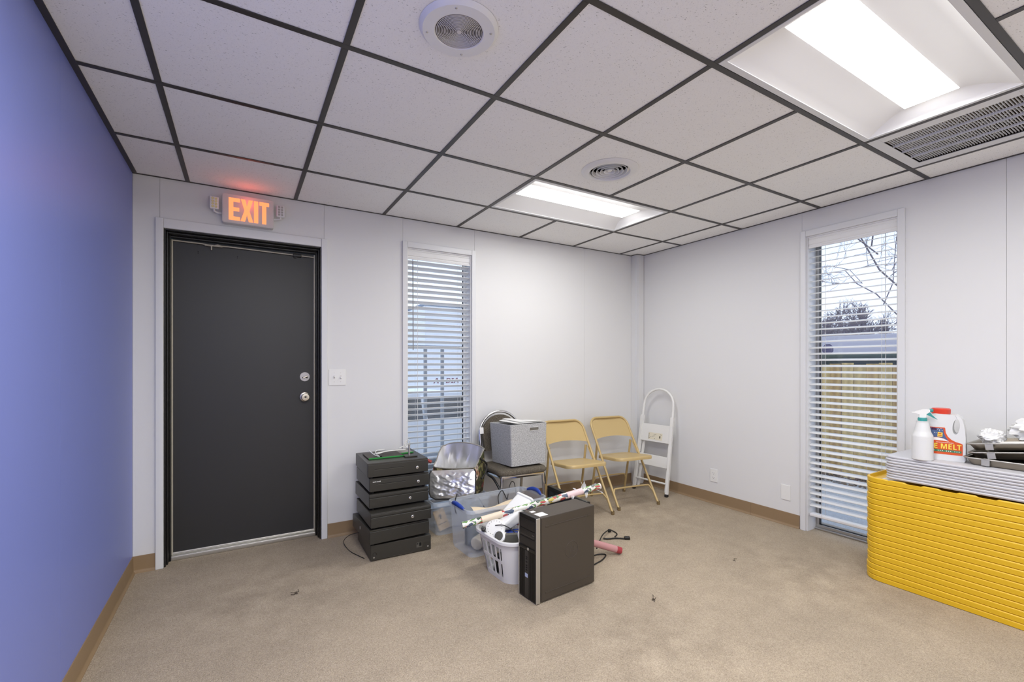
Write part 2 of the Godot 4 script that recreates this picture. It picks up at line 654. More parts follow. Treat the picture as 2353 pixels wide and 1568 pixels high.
func skirting(called: String, frame: Transform3D, runs: Array) -> void:
	var w := struct(called, frame)
	for r in runs:
		var b := MB.new()
		b.crease = 30.0
		b.t = Transform3D(Basis(Vector3(0, 0, 1), Vector3(0, 1, 0), Vector3(-1, 0, 0)), Vector3.ZERO)
		b.prism(PackedVector2Array([Vector2(0, 0), Vector2(0.016, 0), Vector2(0.015, 0.004), Vector2(0.008, 0.011), Vector2(0.005, 0.02), Vector2(0.0045, 0.097), Vector2(0.003, 0.1), Vector2(0, 0.1)]), -r[1], -r[0])
		obj("strip", b, M.base_vinyl, w)

func room() -> void:
	var H := 2.41
	var f := struct("floor")
	var b := MB.new()
	b.bar(-0.15, 4.5, -0.1, 0.0, -0.14, ZF + 0.15)
	obj("carpet", b, M.carpet, f)
	# back wall
	var w := struct("wall_back")
	panel(w, 0.0, 0.130, 0, H, M.wall_grey)
	arch_panel(w, 0.130, 1.068, H, 0.149, 1.048, 2.083, M.wall_grey)
	panel(w, 1.068, 1.642, 0, H, M.wall_grey)
	arch_panel(w, 1.642, 2.262, H, 1.674, 2.231, 2.165, M.wall_grey)
	panel(w, 2.262, 3.462, 0, H, M.wall_grey)
	panel(w, 3.462, XR, 0, H, M.wall_grey)
	core(w, -0.15, 0.149, -0.1, 2.7, 0.15)
	core(w, 0.149, 1.048, 2.083, 2.7, 0.15)
	core(w, 1.048, 1.674, -0.1, 2.7, 0.15)
	core(w, 1.674, 2.231, 2.165, 2.7, 0.15)
	core(w, 2.231, 4.45, -0.1, 2.7, 0.15)
	# boxed pipe in the corner with its angle strip
	b = MB.new()
	b.bar(4.094, XR, 0.0, H, 0.0, 0.085, 0.002)
	obj("corner_chase", b, M.wall_grey, w)
	b = MB.new()
	b.bar(4.0915, 4.094, 0.0, H, 0.055, 0.0875, 0.0006)
	b.bar(4.0915, 4.122, 0.0, H, 0.085, 0.0875, 0.0006)
	obj("corner_strip", b, M.casing, w)
	# right wall
	w = struct("wall_right", right_wall_frame())
	panel(w, 0.085, 1.654, 0, H, M.wall_grey)
	arch_panel(w, 1.654, 2.722, H, 1.685, 2.239, 2.2, M.wall_grey)
	panel(w, 2.722, 3.94, 0, H, M.wall_grey)
	panel(w, 3.94, ZF, 0, H, M.wall_grey)
	core(w, -0.15, 1.685, -0.1, 2.7, 0.2)
	core(w, 1.685, 2.239, 2.2, 2.7, 0.2)
	core(w, 2.239, ZF + 0.15, -0.1, 2.7, 0.2)
	# left wall, painted blue
	w = struct("wall_left", left_wall_frame())
	for q in [[-1.259, 0.0], [-2.478, -1.259], [-3.70, -2.478], [-4.92, -3.70], [-ZF, -4.92]]:
		panel(w, q[0], q[1], 0, H, M.wall_blue)
	core(w, -ZF - 0.15, 0.15, -0.1, 2.7, 0.15)
	# unseen wall behind the camera, white to bounce light into the room
	w = struct("wall_front", Transform3D(Basis(Vector3(-1, 0, 0), Vector3(0, 1, 0), Vector3(0, 0, -1)), Vector3(XR, 0, ZF)))
	for i in 4: panel(w, XR * i / 4.0, XR * (i + 1) / 4.0, 0, H, M.white_paint)
	core(w, -0.2, XR + 0.15, -0.1, 2.7, 0.15)
	skirting("baseboard_back", Transform3D.IDENTITY, [[0.0, 0.108], [1.09, 1.635], [2.27, 4.094]])
	skirting("baseboard_right", right_wall_frame(), [[0.085, 1.2535], [1.2550, 1.638], [2.281, ZF]])
	skirting("baseboard_left", left_wall_frame(), [[-ZF, -2.9], [-2.899, 0.0]])

# ---------------------------------------------------------------- ceiling
func x_line(i: int) -> float: return GX + MOD * i
func z_line(j: int) -> float: return GZ + MOD * j

func ceiling() -> void:
	var c := struct("ceiling")
	var b := MB.new()
	b.bar(-0.15, 4.45, 2.62, 2.7, -0.15, ZF + 0.15)
	obj("deck", b, M.deck, c)
	var xs := [0.0]
	for i in 7: xs.append(x_line(i))
	xs.append(XR)
	var zs := [0.0]
	for j in 9: zs.append(z_line(j))
	zs.append(ZF)
	var skip := {}
	for k in [[4, 1], [5, 1], [4, 4], [5, 4], [1, 4], [2, 4], [4, 7], [5, 7], [1, 7], [2, 7], [6, 4]]: skip[Vector2i(k[0], k[1])] = true
	var whole: ArrayMesh
	for i in xs.size() - 1:
		for j in zs.size() - 1:
			if skip.has(Vector2i(i, j)): continue
			var w: float = xs[i + 1] - xs[i]
			var d: float = zs[j + 1] - zs[j]
			var at := Vector3((xs[i] + xs[i + 1]) * 0.5, CEIL + 0.004, (zs[j] + zs[j + 1]) * 0.5)
			var full := absf(w - MOD) < 0.001 and absf(d - MOD) < 0.001
			var mesh: ArrayMesh
			if full and (Vector2i(i, j) == Vector2i(2, 3) or Vector2i(i, j) == Vector2i(4, 2)):
				mesh = tile_with_hole(0.104 if i == 2 else 0.118)
			elif full:
				if whole == null:
					b = MB.new()
					b.box(Vector3(0, 0.0085, 0), Vector3(MOD - 0.008, 0.017, MOD - 0.008), 0.0015)
					whole = b.done()
				mesh = whole
			else:
				b = MB.new()
				b.box(Vector3(0, 0.0085, 0), Vector3(w - 0.008, 0.017, d - 0.008), 0.0015)
				mesh = b.done()
			obj("ceiling_tile", mesh, M.ceiling_tile, c, at)
	# runners of the grid
	for i in 7:
		for j in zs.size() - 1:
			if (i == 4 or i == 1) and skip.has(Vector2i(i, j)): continue
			tee(c, x_line(i) - 0.012, x_line(i) + 0.012, zs[j] + 0.0121, zs[j + 1] - 0.0121)
	for j in 9: tee(c, 0.0241, XR - 0.0141, z_line(j) - 0.012, z_line(j) + 0.012)
	# edge angle along the walls
	tee(c, 0.0, 0.024, 0.0241, ZF)
	tee(c, XR - 0.014, XR, 0.0851, ZF)
	tee(c, 0.0, 4.094, 0.0, 0.012)
	tee(c, 4.08, 4.094, 0.0121, 0.085)
	tee(c, 4.08, XR, 0.0852, 0.099)
	troffer(Vector3(x_line(4), CEIL, (z_line(3) + z_line(4)) * 0.5), "recessed ceiling light beside the louvred return grille", 1.2)
	troffer(Vector3(x_line(4), CEIL, (z_line(0) + z_line(1)) * 0.5), "recessed ceiling light next to the round air diffuser", 0.95)
	for q in [[1, 3, "unseen recessed ceiling light out of view, lighting the blue wall side", 3.5], [4, 6, "unseen recessed ceiling light behind the viewer, right column, lighting the room from behind", 1.6], [1, 6, "unseen recessed ceiling light behind the viewer, left column, lighting the left side from behind", 3.1]]:  # out of view, placed and powered to light the left side and back wall
		troffer(Vector3(x_line(q[0]), CEIL, (z_line(q[1]) + z_line(q[1] + 1)) * 0.5), q[2], q[3])
	return_grille()
	speaker_grille()
	round_diffuser()

func tee(parent: Node, x0: float, x1: float, z0: float, z1: float) -> void:
	var b := MB.new()
	b.bar(x0, x1, CEIL, CEIL + 0.003, z0, z1, 0.0006)
	obj("tee", b, M.tee, parent)

func tile_with_hole(r: float) -> ArrayMesh:
	var b := MB.new()
	var h := (MOD - 0.008) * 0.5
	var n := 48
	for k in n:
		var q := []
		for a in [TAU * k / n, TAU * (k + 1) / n]:
			var d := Vector2(cos(a), sin(a))
			var s: float = h / maxf(absf(d.x), absf(d.y))
			q.append([d * r, d * s])
		for y in [0.0, 0.017]:
			b.fan([v3(q[0][0], y), v3(q[0][1], y), v3(q[1][1], y), v3(q[1][0], y)], Vector3.UP if y > 0.0 else Vector3.DOWN)
		b.fan([v3(q[0][1], 0), v3(q[1][1], 0), v3(q[1][1], 0.017), v3(q[0][1], 0.017)], v3(q[0][1], 0))
		b.fan([v3(q[0][0], 0), v3(q[1][0], 0), v3(q[1][0], 0.017), v3(q[0][0], 0.017)], -v3(q[0][0], 0))
	return b.done()

func v3(q: Vector2, y: float) -> Vector3:
	return Vector3(q.x, y, q.y)

func troffer(at: Vector3, label: String, power: float) -> void:
	var t := thing("ceiling_light", label, "light fixture", at, 0.0, "recessed ceiling lights")
	var W := MOD - 0.014
	var D := MOD * 0.5 - 0.014
	var b := MB.new()
	b.bar(-W, W, 0.0, 0.004, -D, -D + 0.026, 0.001)
	b.bar(-W, W, 0.0, 0.004, D - 0.026, D, 0.001)
	b.bar(-W, -W + 0.018, 0.0, 0.004, -D + 0.026, D - 0.026, 0.001)
	b.bar(W - 0.018, W, 0.0, 0.004, -D + 0.026, D - 0.026, 0.001)
	obj("frame", b, M.casing, t)
	b = MB.new()
	b.bar(-W + 0.002, W - 0.002, 0.075, 0.085, -D + 0.002, D - 0.002)
	b.bar(-W + 0.002, W - 0.002, 0.004, 0.075, -D + 0.002, -D + 0.006)
	b.bar(-W + 0.002, W - 0.002, 0.004, 0.075, D - 0.006, D - 0.002)
	b.bar(-W + 0.002, -W + 0.006, 0.004, 0.075, -D + 0.006, D - 0.006)
	b.bar(W - 0.006, W - 0.002, 0.004, 0.075, -D + 0.006, D - 0.006)
	obj("housing", b, M.white_paint, t)
	# two curved wings and two sloped ends that rise to the lens
	var zi := D - 0.026
	var xi := W - 0.018
	var zl := 0.095
	var xl := xi - 0.075
	var top := 0.050
	for s in [-1.0, 1.0]:
		b = MB.new()
		b.grid(1, 10, func(uu, vv):
			var q: float = vv
			var x: float = lerpf(xi, xl, q)
			return Vector3((uu * 2.0 - 1.0) * x * -s, 0.003 + (top - 0.003) * sin(q * PI * 0.5), s * lerpf(zi, zl, q)))
		obj("reflector", b, M.reflector, t)
		b = MB.new()
		b.grid(1, 10, func(uu, vv):
			var q: float = vv
			var z: float = lerpf(zi, zl, q)
			return Vector3(s * lerpf(xi, xl, q), 0.003 + (top - 0.003) * sin(q * PI * 0.5), (uu * 2.0 - 1.0) * z * s))
		obj("end_reflector", b, M.reflector, t)
	b = MB.new()
	b.grid(14, 12, func(uu, vv):
		var z: float = (vv * 2.0 - 1.0) * zl
		var e := minf(1.0, (1.0 - absf(uu * 2.0 - 1.0)) * 14.0)
		return Vector3((uu * 2.0 - 1.0) * xl, top - 0.026 * cos(z / zl * PI * 0.5) * sin(e * PI * 0.5), z))
	obj("lens", b, M.light_lens, t)
	var l := AreaLight3D.new()
	l.name = "lamp"
	t.add_child(l)
	l.position = Vector3(0, 0.018, 0)
	l.rotation.x = -PI / 2
	l.area_size = Vector2(xl * 2.0, zl * 2.0)
	l.light_color = rgb(254, 253, 251)
	l.light_energy = power
	l.area_range = 12.0
	l.shadow_enabled = true

func return_grille() -> void:
	var x0 := x_line(5) + 0.014
	var x1 := x_line(6) - 0.014
	var z0 := z_line(3) + 0.014
	var z1 := z_line(4) - 0.014
	var t := thing("return_grille", "white louvred return air grille next to the near ceiling light", "vent", Vector3((x0 + x1) * 0.5, CEIL, (z0 + z1) * 0.5))
	var w := (x1 - x0) * 0.5
	var d := (z1 - z0) * 0.5
	var iw := w - 0.062
	var id := d - 0.048
	var b := MB.new()
	b.bar(-w, w, 0.0, 0.004, -d, -id, 0.001)
	b.bar(-w, w, 0.0, 0.004, id, d, 0.001)
	b.bar(-w, -iw, 0.0, 0.004, -id, id, 0.001)
	b.bar(iw, w, 0.0, 0.004, -id, id, 0.001)
	obj("frame", b, M.casing, t)
	for k in range(1, 4):
		b = MB.new()
		var x := -iw + 2.0 * iw * k / 4.0
		b.bar(x - 0.002, x + 0.002, 0.0, 0.012, -id, id, 0.0005)
		obj("blade", b, M.casing, t)
	var n := 46
	b = MB.new()
	b.box(Vector3.ZERO, Vector3(iw * 2.0, 0.006, 0.0022))
	var louvre := b.done()
	for k in n:
		var o := obj("louvre", louvre, M.casing, t, Vector3(0, 0.011, -id + 2.0 * id * (k + 0.5) / n))
		o.rotation.x = 0.1
	# crossed wires of the stretched mesh behind the louvres
	for s in [-1.0, 1.0]:
		for k in 7:
			b = MB.new()
			var zc := -id + 2.0 * id * (k + 0.5) / 7.0
			b.tube([Vector3(-iw, 0.024, zc - 0.16 * s), Vector3(iw, 0.024, zc + 0.16 * s)], 0.0028, 5)
			obj("wire", b, M.casing, t)
	b = MB.new()
	b.bar(-w + 0.01, w - 0.01, 0.12, 0.125, -d + 0.01, d - 0.01)
	b.bar(-w + 0.01, w - 0.01, 0.004, 0.12, -d + 0.005, -d + 0.01)
	b.bar(-w + 0.01, w - 0.01, 0.004, 0.12, d - 0.01, d - 0.005)
	b.bar(-w + 0.005, -w + 0.01, 0.004, 0.12, -d + 0.01, d - 0.01)
	b.bar(w - 0.01, w - 0.005, 0.004, 0.12, -d + 0.01, d - 0.01)
	obj("duct_box", b, mat("duct_brown", rgb(96, 86, 72), 0.9), t)

func speaker_grille() -> void:
	var t := thing("ceiling_speaker", "round white ceiling speaker with ribbed centre disc", "speaker", Vector3((x_line(1) + x_line(2)) * 0.5 + 0.01, CEIL + 0.003, (z_line(2) + z_line(3)) * 0.5 - 0.02))
	var b := MB.new()
	b.crease = 30.0
	b.lathe([Vector2(0.088, 0.02), Vector2(0.082, -0.012), Vector2(0.084, -0.014), Vector2(0.122, -0.014), Vector2(0.132, -0.004), Vector2(0.134, 0.0)], 56)
	var dish := obj("dish", b, M.white_paint, t)
	dish.scale = Vector3(1, 1, 1)
	for k in 15:
		var r := 0.081 - k * 0.0052
		b = MB.new()
		var ring := []
		for q in 48: ring.append(Vector3(cos(TAU * q / 48), 0, sin(TAU * q / 48)) * r + Vector3(0, -0.011, 0))
		b.tube(ring, 0.0014, 5, false, true)
		obj("rib", b, M.exit_white, t)
	b = MB.new()
	b.bar(-0.081, 0.081, -0.0092, -0.0082, -0.0007, 0.0007)
	b.lathe([Vector2(0.0, -0.013), Vector2(0.007, -0.012), Vector2(0.009, -0.008)], 12)
	obj("rib_bridge", b, M.exit_white, t)
	b = MB.new()
	b.lathe([Vector2(0.085, 0.012), Vector2(0.04, 0.03), Vector2(0.0, 0.03)], 32)
	obj("cone", b, mat("cone_grey", rgb(96, 90, 82), 0.9), t)
	b = MB.new()
	b.lathe([Vector2(0.0, -0.0025), Vector2(0.003, -0.002), Vector2(0.0045, 0.0)], 8)
	var screw := b.done()
	for k in 4:
		var a := TAU * k / 4 + 0.5
		obj("screw", screw, M.aluminium, t, Vector3(cos(a) * 0.108, -0.0138, sin(a) * 0.108))

func round_diffuser() -> void:
	var t := thing("air_diffuser", "round white air diffuser of stepped rings with dark gaps", "vent", Vector3((x_line(3) + x_line(4)) * 0.5 + 0.02, CEIL + 0.003, (z_line(1) + z_line(2)) * 0.5))
	var b := MB.new()
	b.crease = 35.0
	b.lathe([Vector2(0.116, 0.03), Vector2(0.114, -0.002), Vector2(0.12, -0.012), Vector2(0.132, -0.014), Vector2(0.152, -0.008), Vector2(0.166, 0.0)], 56)
	obj("collar", b, M.white_paint, t)
	for k in 4:
		var r := 0.101 - k * 0.0235
		b = MB.new()
		b.crease = 30.0
		b.lathe([Vector2(r - 0.007, 0.012), Vector2(r, -0.008), Vector2(r + 0.0025, -0.008), Vector2(r - 0.0045, 0.012)], 48)
		obj("ring", b, M.white_paint, t)
	b = MB.new()
	b.lathe([Vector2(0.0, -0.004), Vector2(0.012, -0.003), Vector2(0.016, 0.004)], 20)
	b.bar(-0.112, 0.112, 0.012, 0.015, -0.004, 0.004)
	b.bar(-0.004, 0.004, 0.0121, 0.0151, -0.112, 0.112)
	obj("hub", b, M.white_paint, t)
	b = MB.new()
	b.lathe([Vector2(0.115, 0.02), Vector2(0.115, 0.11), Vector2(0.0, 0.11)], 32)
	obj("duct", b, mat("duct_dark", rgb(46, 44, 40), 0.9), t)

# ---------------------------------------------------------------- door
func doorway() -> void:
	var d := struct("door_1")
	var b := MB.new()
	b.bar(0.109, 0.149, 0.0, 2.143, 0.0, 0.016, 0.003)
	obj("casing", b, M.casing, d)
	b = MB.new()
	b.bar(1.048, 1.088, 0.0, 2.143, 0.0, 0.016, 0.003)
	obj("casing", b, M.casing, d)
	b = MB.new()
	b.bar(0.1492, 1.0478, 2.083, 2.142, 0.0, 0.014, 0.003)
	obj("casing", b, M.casing, d)
	# stepped black steel frame
	b = MB.new()
	b.bar(0.149, 0.158, 0.0, 2.083, -0.15, -0.001, 0.002)
	b.bar(0.158, 0.166, 0.0, 2.074, -0.15, -0.035, 0.002)
	b.bar(0.166, 0.174, 0.0, 2.066, -0.15, -0.085, 0.002)
	b.bar(1.039, 1.048, 0.0, 2.083, -0.15, -0.001, 0.002)
	b.bar(1.031, 1.039, 0.0, 2.074, -0.15, -0.035, 0.002)
	b.bar(1.022, 1.031, 0.0, 2.066, -0.15, -0.085, 0.002)
	b.bar(0.158, 1.039, 2.074, 2.083, -0.15, -0.001, 0.002)
	b.bar(0.166, 1.031, 2.064, 2.074, -0.15, -0.035, 0.002)
	b.bar(0.174, 1.022, 2.052, 2.064, -0.15, -0.085, 0.002)
	obj("frame", b, M.frame_black, d)
	b = MB.new()
	b.bar(0.176, 1.02, 0.012, 2.05, -0.165, -0.122, 0.002)
	var leaf_o := obj("leaf", b, M.door_black, d)
	# weather strip around the leaf
	b = MB.new()
	b.bar(0.174, 0.183, 0.03, 2.045, -0.122, -0.109, 0.002)
	b.bar(1.012, 1.021, 0.03, 2.045, -0.122, -0.109, 0.002)
	obj("weather_strip", b, M.weather, d)
	b = MB.new()
	b.tube([Vector3(0.18, 2.04, -0.112), Vector3(0.34, 2.037, -0.108), Vector3(0.39, 2.028, -0.1)], 0.005, 8)
	b.tube([Vector3(0.43, 2.032, -0.105), Vector3(0.48, 2.036, -0.108), Vector3(1.015, 2.028, -0.112)], 0.005, 8)
	obj("weather_strip", b, M.weather, d)
	b = MB.new()
	b.bar(0.35, 0.45, 2.026, 2.036, -0.118, -0.098, 0.002)
	b.bar(0.385, 0.393, 2.0, 2.03, -0.104, -0.096, 0.002)
	b.tube([Vector3(0.4, 2.03, -0.1), Vector3(0.425, 2.037, -0.092), Vector3(0.452, 2.03, -0.1)], 0.004, 6)
	obj("strip_clip", b, M.weather, d)
	b = MB.new()
	b.bar(0.875, 0.93, 2.018, 2.04, -0.122, -0.1, 0.003)
	b.bar(0.88, 0.90, 2.01, 2.02, -0.122, -0.108, 0.002)
	obj("latch_bracket", b, M.plastic_black, d)
	b = MB.new()
	b.bar(0.174, 1.022, 0.0, 0.03, -0.15, -0.086, 0.004)
	b.bar(0.176, 1.02, 0.03, 0.046, -0.122, -0.110, 0.003)
	obj("threshold", b, M.aluminium, d)
	# lock plate with thumb turn, knob below
	b = MB.new()
	b.t = Transform3D(Basis(Vector3(1, 0, 0), PI / 2), Vector3(0.954, 1.157, -0.122))
	b.lathe([Vector2(0.033, 0.0), Vector2(0.033, 0.004), Vector2(0.031, 0.006), Vector2(0.0, 0.006)], 32)
	var plate := obj("lock_plate", b, M.exit_white, leaf_o)
	b = MB.new()
	b.t = Transform3D(Basis(Vector3(0, 0, 1), 0.5), Vector3(0.956, 1.155, -0.112))
	b.box(Vector3.ZERO, Vector3(0.034, 0.008, 0.012), 0.002)
	obj("thumb_turn", b, M.nickel, plate)
	b = MB.new()
	for x in [-0.012, 0.014]:
		b.t = Transform3D(Basis(Vector3(1, 0, 0), PI / 2), Vector3(0.954 + x, 1.15, -0.1165))
		b.lathe([Vector2(0.005, 0.0), Vector2(0.005, 0.001), Vector2(0.0, 0.001)], 10)
	obj("screw_hole", b, M.dark_hole, plate)
	b = MB.new()
	b.t = Transform3D(Basis(Vector3(1, 0, 0), PI / 2), Vector3(0.953, 1.012, -0.122))
	b.lathe([Vector2(0.035, 0.0), Vector2(0.035, 0.005), Vector2(0.031, 0.009), Vector2(0.014, 0.012), Vector2(0.013, 0.03), Vector2(0.022, 0.038), Vector2(0.0275, 0.048), Vector2(0.0275, 0.056), Vector2(0.024, 0.061), Vector2(0.012, 0.062), Vector2(0.011, 0.059), Vector2(0.0, 0.0585)], 36)
	var knob := obj("knob", b, M.nickel, leaf_o)
	b = MB.new()
	b.t = Transform3D(Basis(Vector3(1, 0, 0), PI / 2), Vector3(0.953, 1.012, -0.0635))
	b.lathe([Vector2(0.008, 0.0), Vector2(0.007, 0.003), Vector2(0.0, 0.0035)], 14)
	obj("key_button", b, M.dim_grey, knob)
	b = MB.new()
	for q in [[0.315, 1.985], [0.315, 1.975], [0.535, 1.97], [0.535, 1.98]]:
		b.t = Transform3D(Basis(Vector3(1, 0, 0), PI / 2), Vector3(q[0], q[1], -0.1218))
		b.lathe([Vector2(0.003, 0.0), Vector2(0.003, 0.0006), Vector2(0.0, 0.0006)], 8)
	obj("screw_hole", b, M.dark_hole, leaf_o)
	exit_sign()

func exit_sign() -> void:
	var t := thing("exit_sign", "lit orange exit sign with two lamp heads above the door", "exit sign", Vector3(0.5985, 2.25, 0.0))
	var b := MB.new()
	b.crease = 30.0
	b.prism(rrect(0.292, 0.186, 0.012), 0.001, 0.05)
	obj("housing", b, M.exit_white, t)
	b = MB.new()
	b.prism(rrect(0.284, 0.178, 0.01), 0.05, 0.053)
	obj("face", b, M.exit_white, t)
	# stencil letters
	var hh := 0.0715
	var glyphs := [
		[[-0.098, -hh], [-0.036, -hh], [-0.036, -hh + 0.024], [-0.073, -hh + 0.024], [-0.073, -0.012], [-0.040, -0.012], [-0.040, 0.012], [-0.073, 0.012], [-0.073, hh - 0.024], [-0.036, hh - 0.024], [-0.036, hh], [-0.098, hh]],
		[[-0.033, -hh], [-0.008, -hh], [0.003, -0.026], [0.014, -hh], [0.039, -hh], [0.017, 0.0], [0.037, hh], [0.013, hh], [0.003, 0.028], [-0.007, hh], [-0.031, hh], [-0.011, 0.0]],
		[[0.043, -hh], [0.067, -hh], [0.067, hh], [0.043, hh]],
		[[0.090, -hh], [0.114, -hh], [0.114, hh - 0.024], [0.130, hh - 0.024], [0.130, hh], [0.074, hh], [0.074, hh - 0.024], [0.090, hh - 0.024]],
	]
	for gq in glyphs:
		b = MB.new()
		var pp := PackedVector2Array()
		for q in gq: pp.append(Vector2(q[0] - 0.012, q[1] - 0.002))
		b.prism(pp, 0.0528, 0.0545)
		obj("letter", b, M.exit_letter, t).set_meta("label", "glowing orange letter")
	var l := OmniLight3D.new()
	l.name = "glow"
	t.add_child(l)
	l.position = Vector3(0.0, 0.04, 0.09)
	l.light_color = rgb(255, 84, 60)
	l.light_energy = 0.005
	l.light_size = 0.05
	l.omni_range = 12.0
	l.omni_attenuation = 2.0
	l.shadow_enabled = true
	for s in [[-0.189, 0.022, 0.16], [0.187, 0.03, 0.0]]:
		var h := Node3D.new()
		h.name = "lamp_head"
		t.add_child(h, true)
		h.position = Vector3(s[0], s[1], 0.042)
		h.rotation.y = s[2]
		b = MB.new()
		b.box(Vector3.ZERO, Vector3(0.05, 0.078, 0.022), 0.004)
		obj("shell", b, M.white_paint, h)
		for k in 8:
			b = MB.new()
			b.t = Transform3D(Basis(Vector3(1, 0, 0), PI / 2), Vector3(-0.009 + 0.018 * (k % 2), 0.026 - 0.017 * (k / 2), 0.011))
			b.lathe([Vector2(0.007, 0.0), Vector2(0.0065, 0.003), Vector2(0.005, 0.0005), Vector2(0.0, 0.0005)], 10)
			obj("led", b, M.led if s[0] < 0.0 else M.aluminium, h)
		b = MB.new()
		var inward: float = -signf(s[0])
		b.tube([Vector3(0, -0.036, -0.004), Vector3(0, -0.05, -0.004), Vector3(inward * 0.02, -0.054, -0.014), Vector3(inward * 0.045, -0.054, -0.018)], 0.007, 8)
		obj("arm", b, M.white_paint, h)

# ---------------------------------------------------------------- windows
func windows() -> void:
	window_unit("window_1", Transform3D.IDENTITY, 1.674, 2.231, 2.165, 1)
	window_unit("window_2", right_wall_frame(), 1.685, 2.239, 2.2, 2)
	blind(Transform3D.IDENTITY, 1.680, 2.224, 2.158, 0.13, -0.045, -0.38, "white slatted blind in the window beside the door, tilt wand hanging", true)
	blind(right_wall_frame(), 1.695, 2.230, 2.192, 0.125, -0.045, 0.25, "white slatted blind in the window overlooking the wooden fence", false)

func window_unit(called: String, frame: Transform3D, x0: float, x1: float, y1: float, which: int) -> void:
	var w := struct(called, frame)
	var cw := 0.038
	for q in [[x0 - cw, x0, 0.0, y1 + 0.046], [x1, x1 + cw, 0.0, y1 + 0.046], [x0, x1, y1, y1 + 0.044]]:
		var b := MB.new()
		b.bar(q[0] + 0.0001, q[1] - 0.0001, q[2], q[3], 0.0, 0.016, 0.0025)
		obj("casing", b, M.casing, w)
	var dp := 0.15 if which == 2 else 0.12
	var b := MB.new()
	b.bar(x0, x0 + 0.008, 0.0, y1, -dp, -0.001)
	obj("jamb", b, M.white_paint, w)
	b = MB.new()
	b.bar(x1 - 0.008, x1, 0.0, y1, -dp, -0.001)
	obj("jamb", b, M.white_paint, w)
	b = MB.new()
	b.bar(x0 + 0.008, x1 - 0.008, y1 - 0.008, y1, -dp, -0.001)
	obj("jamb", b, M.white_paint, w)
	b = MB.new()
	b.bar(x0 + 0.008, x0 + 0.03, 0.0, y1 - 0.008, -dp, -dp + 0.03, 0.002)
	b.bar(x1 - 0.03, x1 - 0.008, 0.0, y1 - 0.008, -dp, -dp + 0.03, 0.002)
	b.bar(x0 + 0.03, x1 - 0.03, y1 - 0.03, y1 - 0.008, -dp, -dp + 0.03, 0.002)
	b.bar(x0 + 0.008, x1 - 0.008, 0.0, 0.035, -dp, -dp + 0.034, 0.003)
	b.bar(x0 + 0.008, x1 - 0.008, 0.0, 0.014, -dp + 0.034, -dp + 0.05, 0.003)
	obj("sash", b, M.white_paint if which == 1 else M.aluminium, w)
	b = MB.new()
	b.bar(x0 + 0.03, x0 + 0.034, 0.035, y1 - 0.03, -dp + 0.004, -dp + 0.022)
	b.bar(x1 - 0.034, x1 - 0.03, 0.035, y1 - 0.03, -dp + 0.004, -dp + 0.022)
	b.bar(x0 + 0.034, x1 - 0.034, y1 - 0.034, y1 - 0.03, -dp + 0.004, -dp + 0.022)
	b.bar(x0 + 0.034, x1 - 0.034, 0.035, 0.04, -dp + 0.004, -dp + 0.022)
	obj("gasket", b, M.frame_black, w)
	b = MB.new()
	b.bar(x0 + 0.03, x1 - 0.03, 0.035, y1 - 0.03, -dp + 0.009, -dp + 0.013)
	obj("pane", b, M.glass, w)
	if which == 2:
		# eight-sided sticker on the glass, seen from its back
		b = MB.new()
		var o := PackedVector2Array()
		for k in 8: o.append(Vector2(cos(TAU * (k + 0.5) / 8), sin(TAU * (k + 0.5) / 8)) * 0.041)
		b.t = Transform3D(Basis.IDENTITY, Vector3(x0 + 0.082, 1.36, -dp + 0.0135))
		b.prism(o, 0.0, 0.0006)
		var st := obj("sticker", b, mat("sticker_back", rgb(150, 152, 186), 0.6), w)
		b = MB.new()
		var ring := []
		for q in o: ring.append(Vector3(x0 + 0.082 + q.x * 0.9, 1.36 + q.y * 0.9, -dp + 0.0145))
		for k in 8: b.tube([ring[k], ring[(k + 1) % 8]], 0.0011, 4)
		for q in [0.014, 0.0, -0.014]: b.bar(x0 + 0.062, x0 + 0.102, 1.36 + q - 0.002, 1.36 + q + 0.002, -dp + 0.0141, -dp + 0.0147)
		obj("sticker_print", b, mat("sticker_ink", rgb(84, 86, 126), 0.6), st)

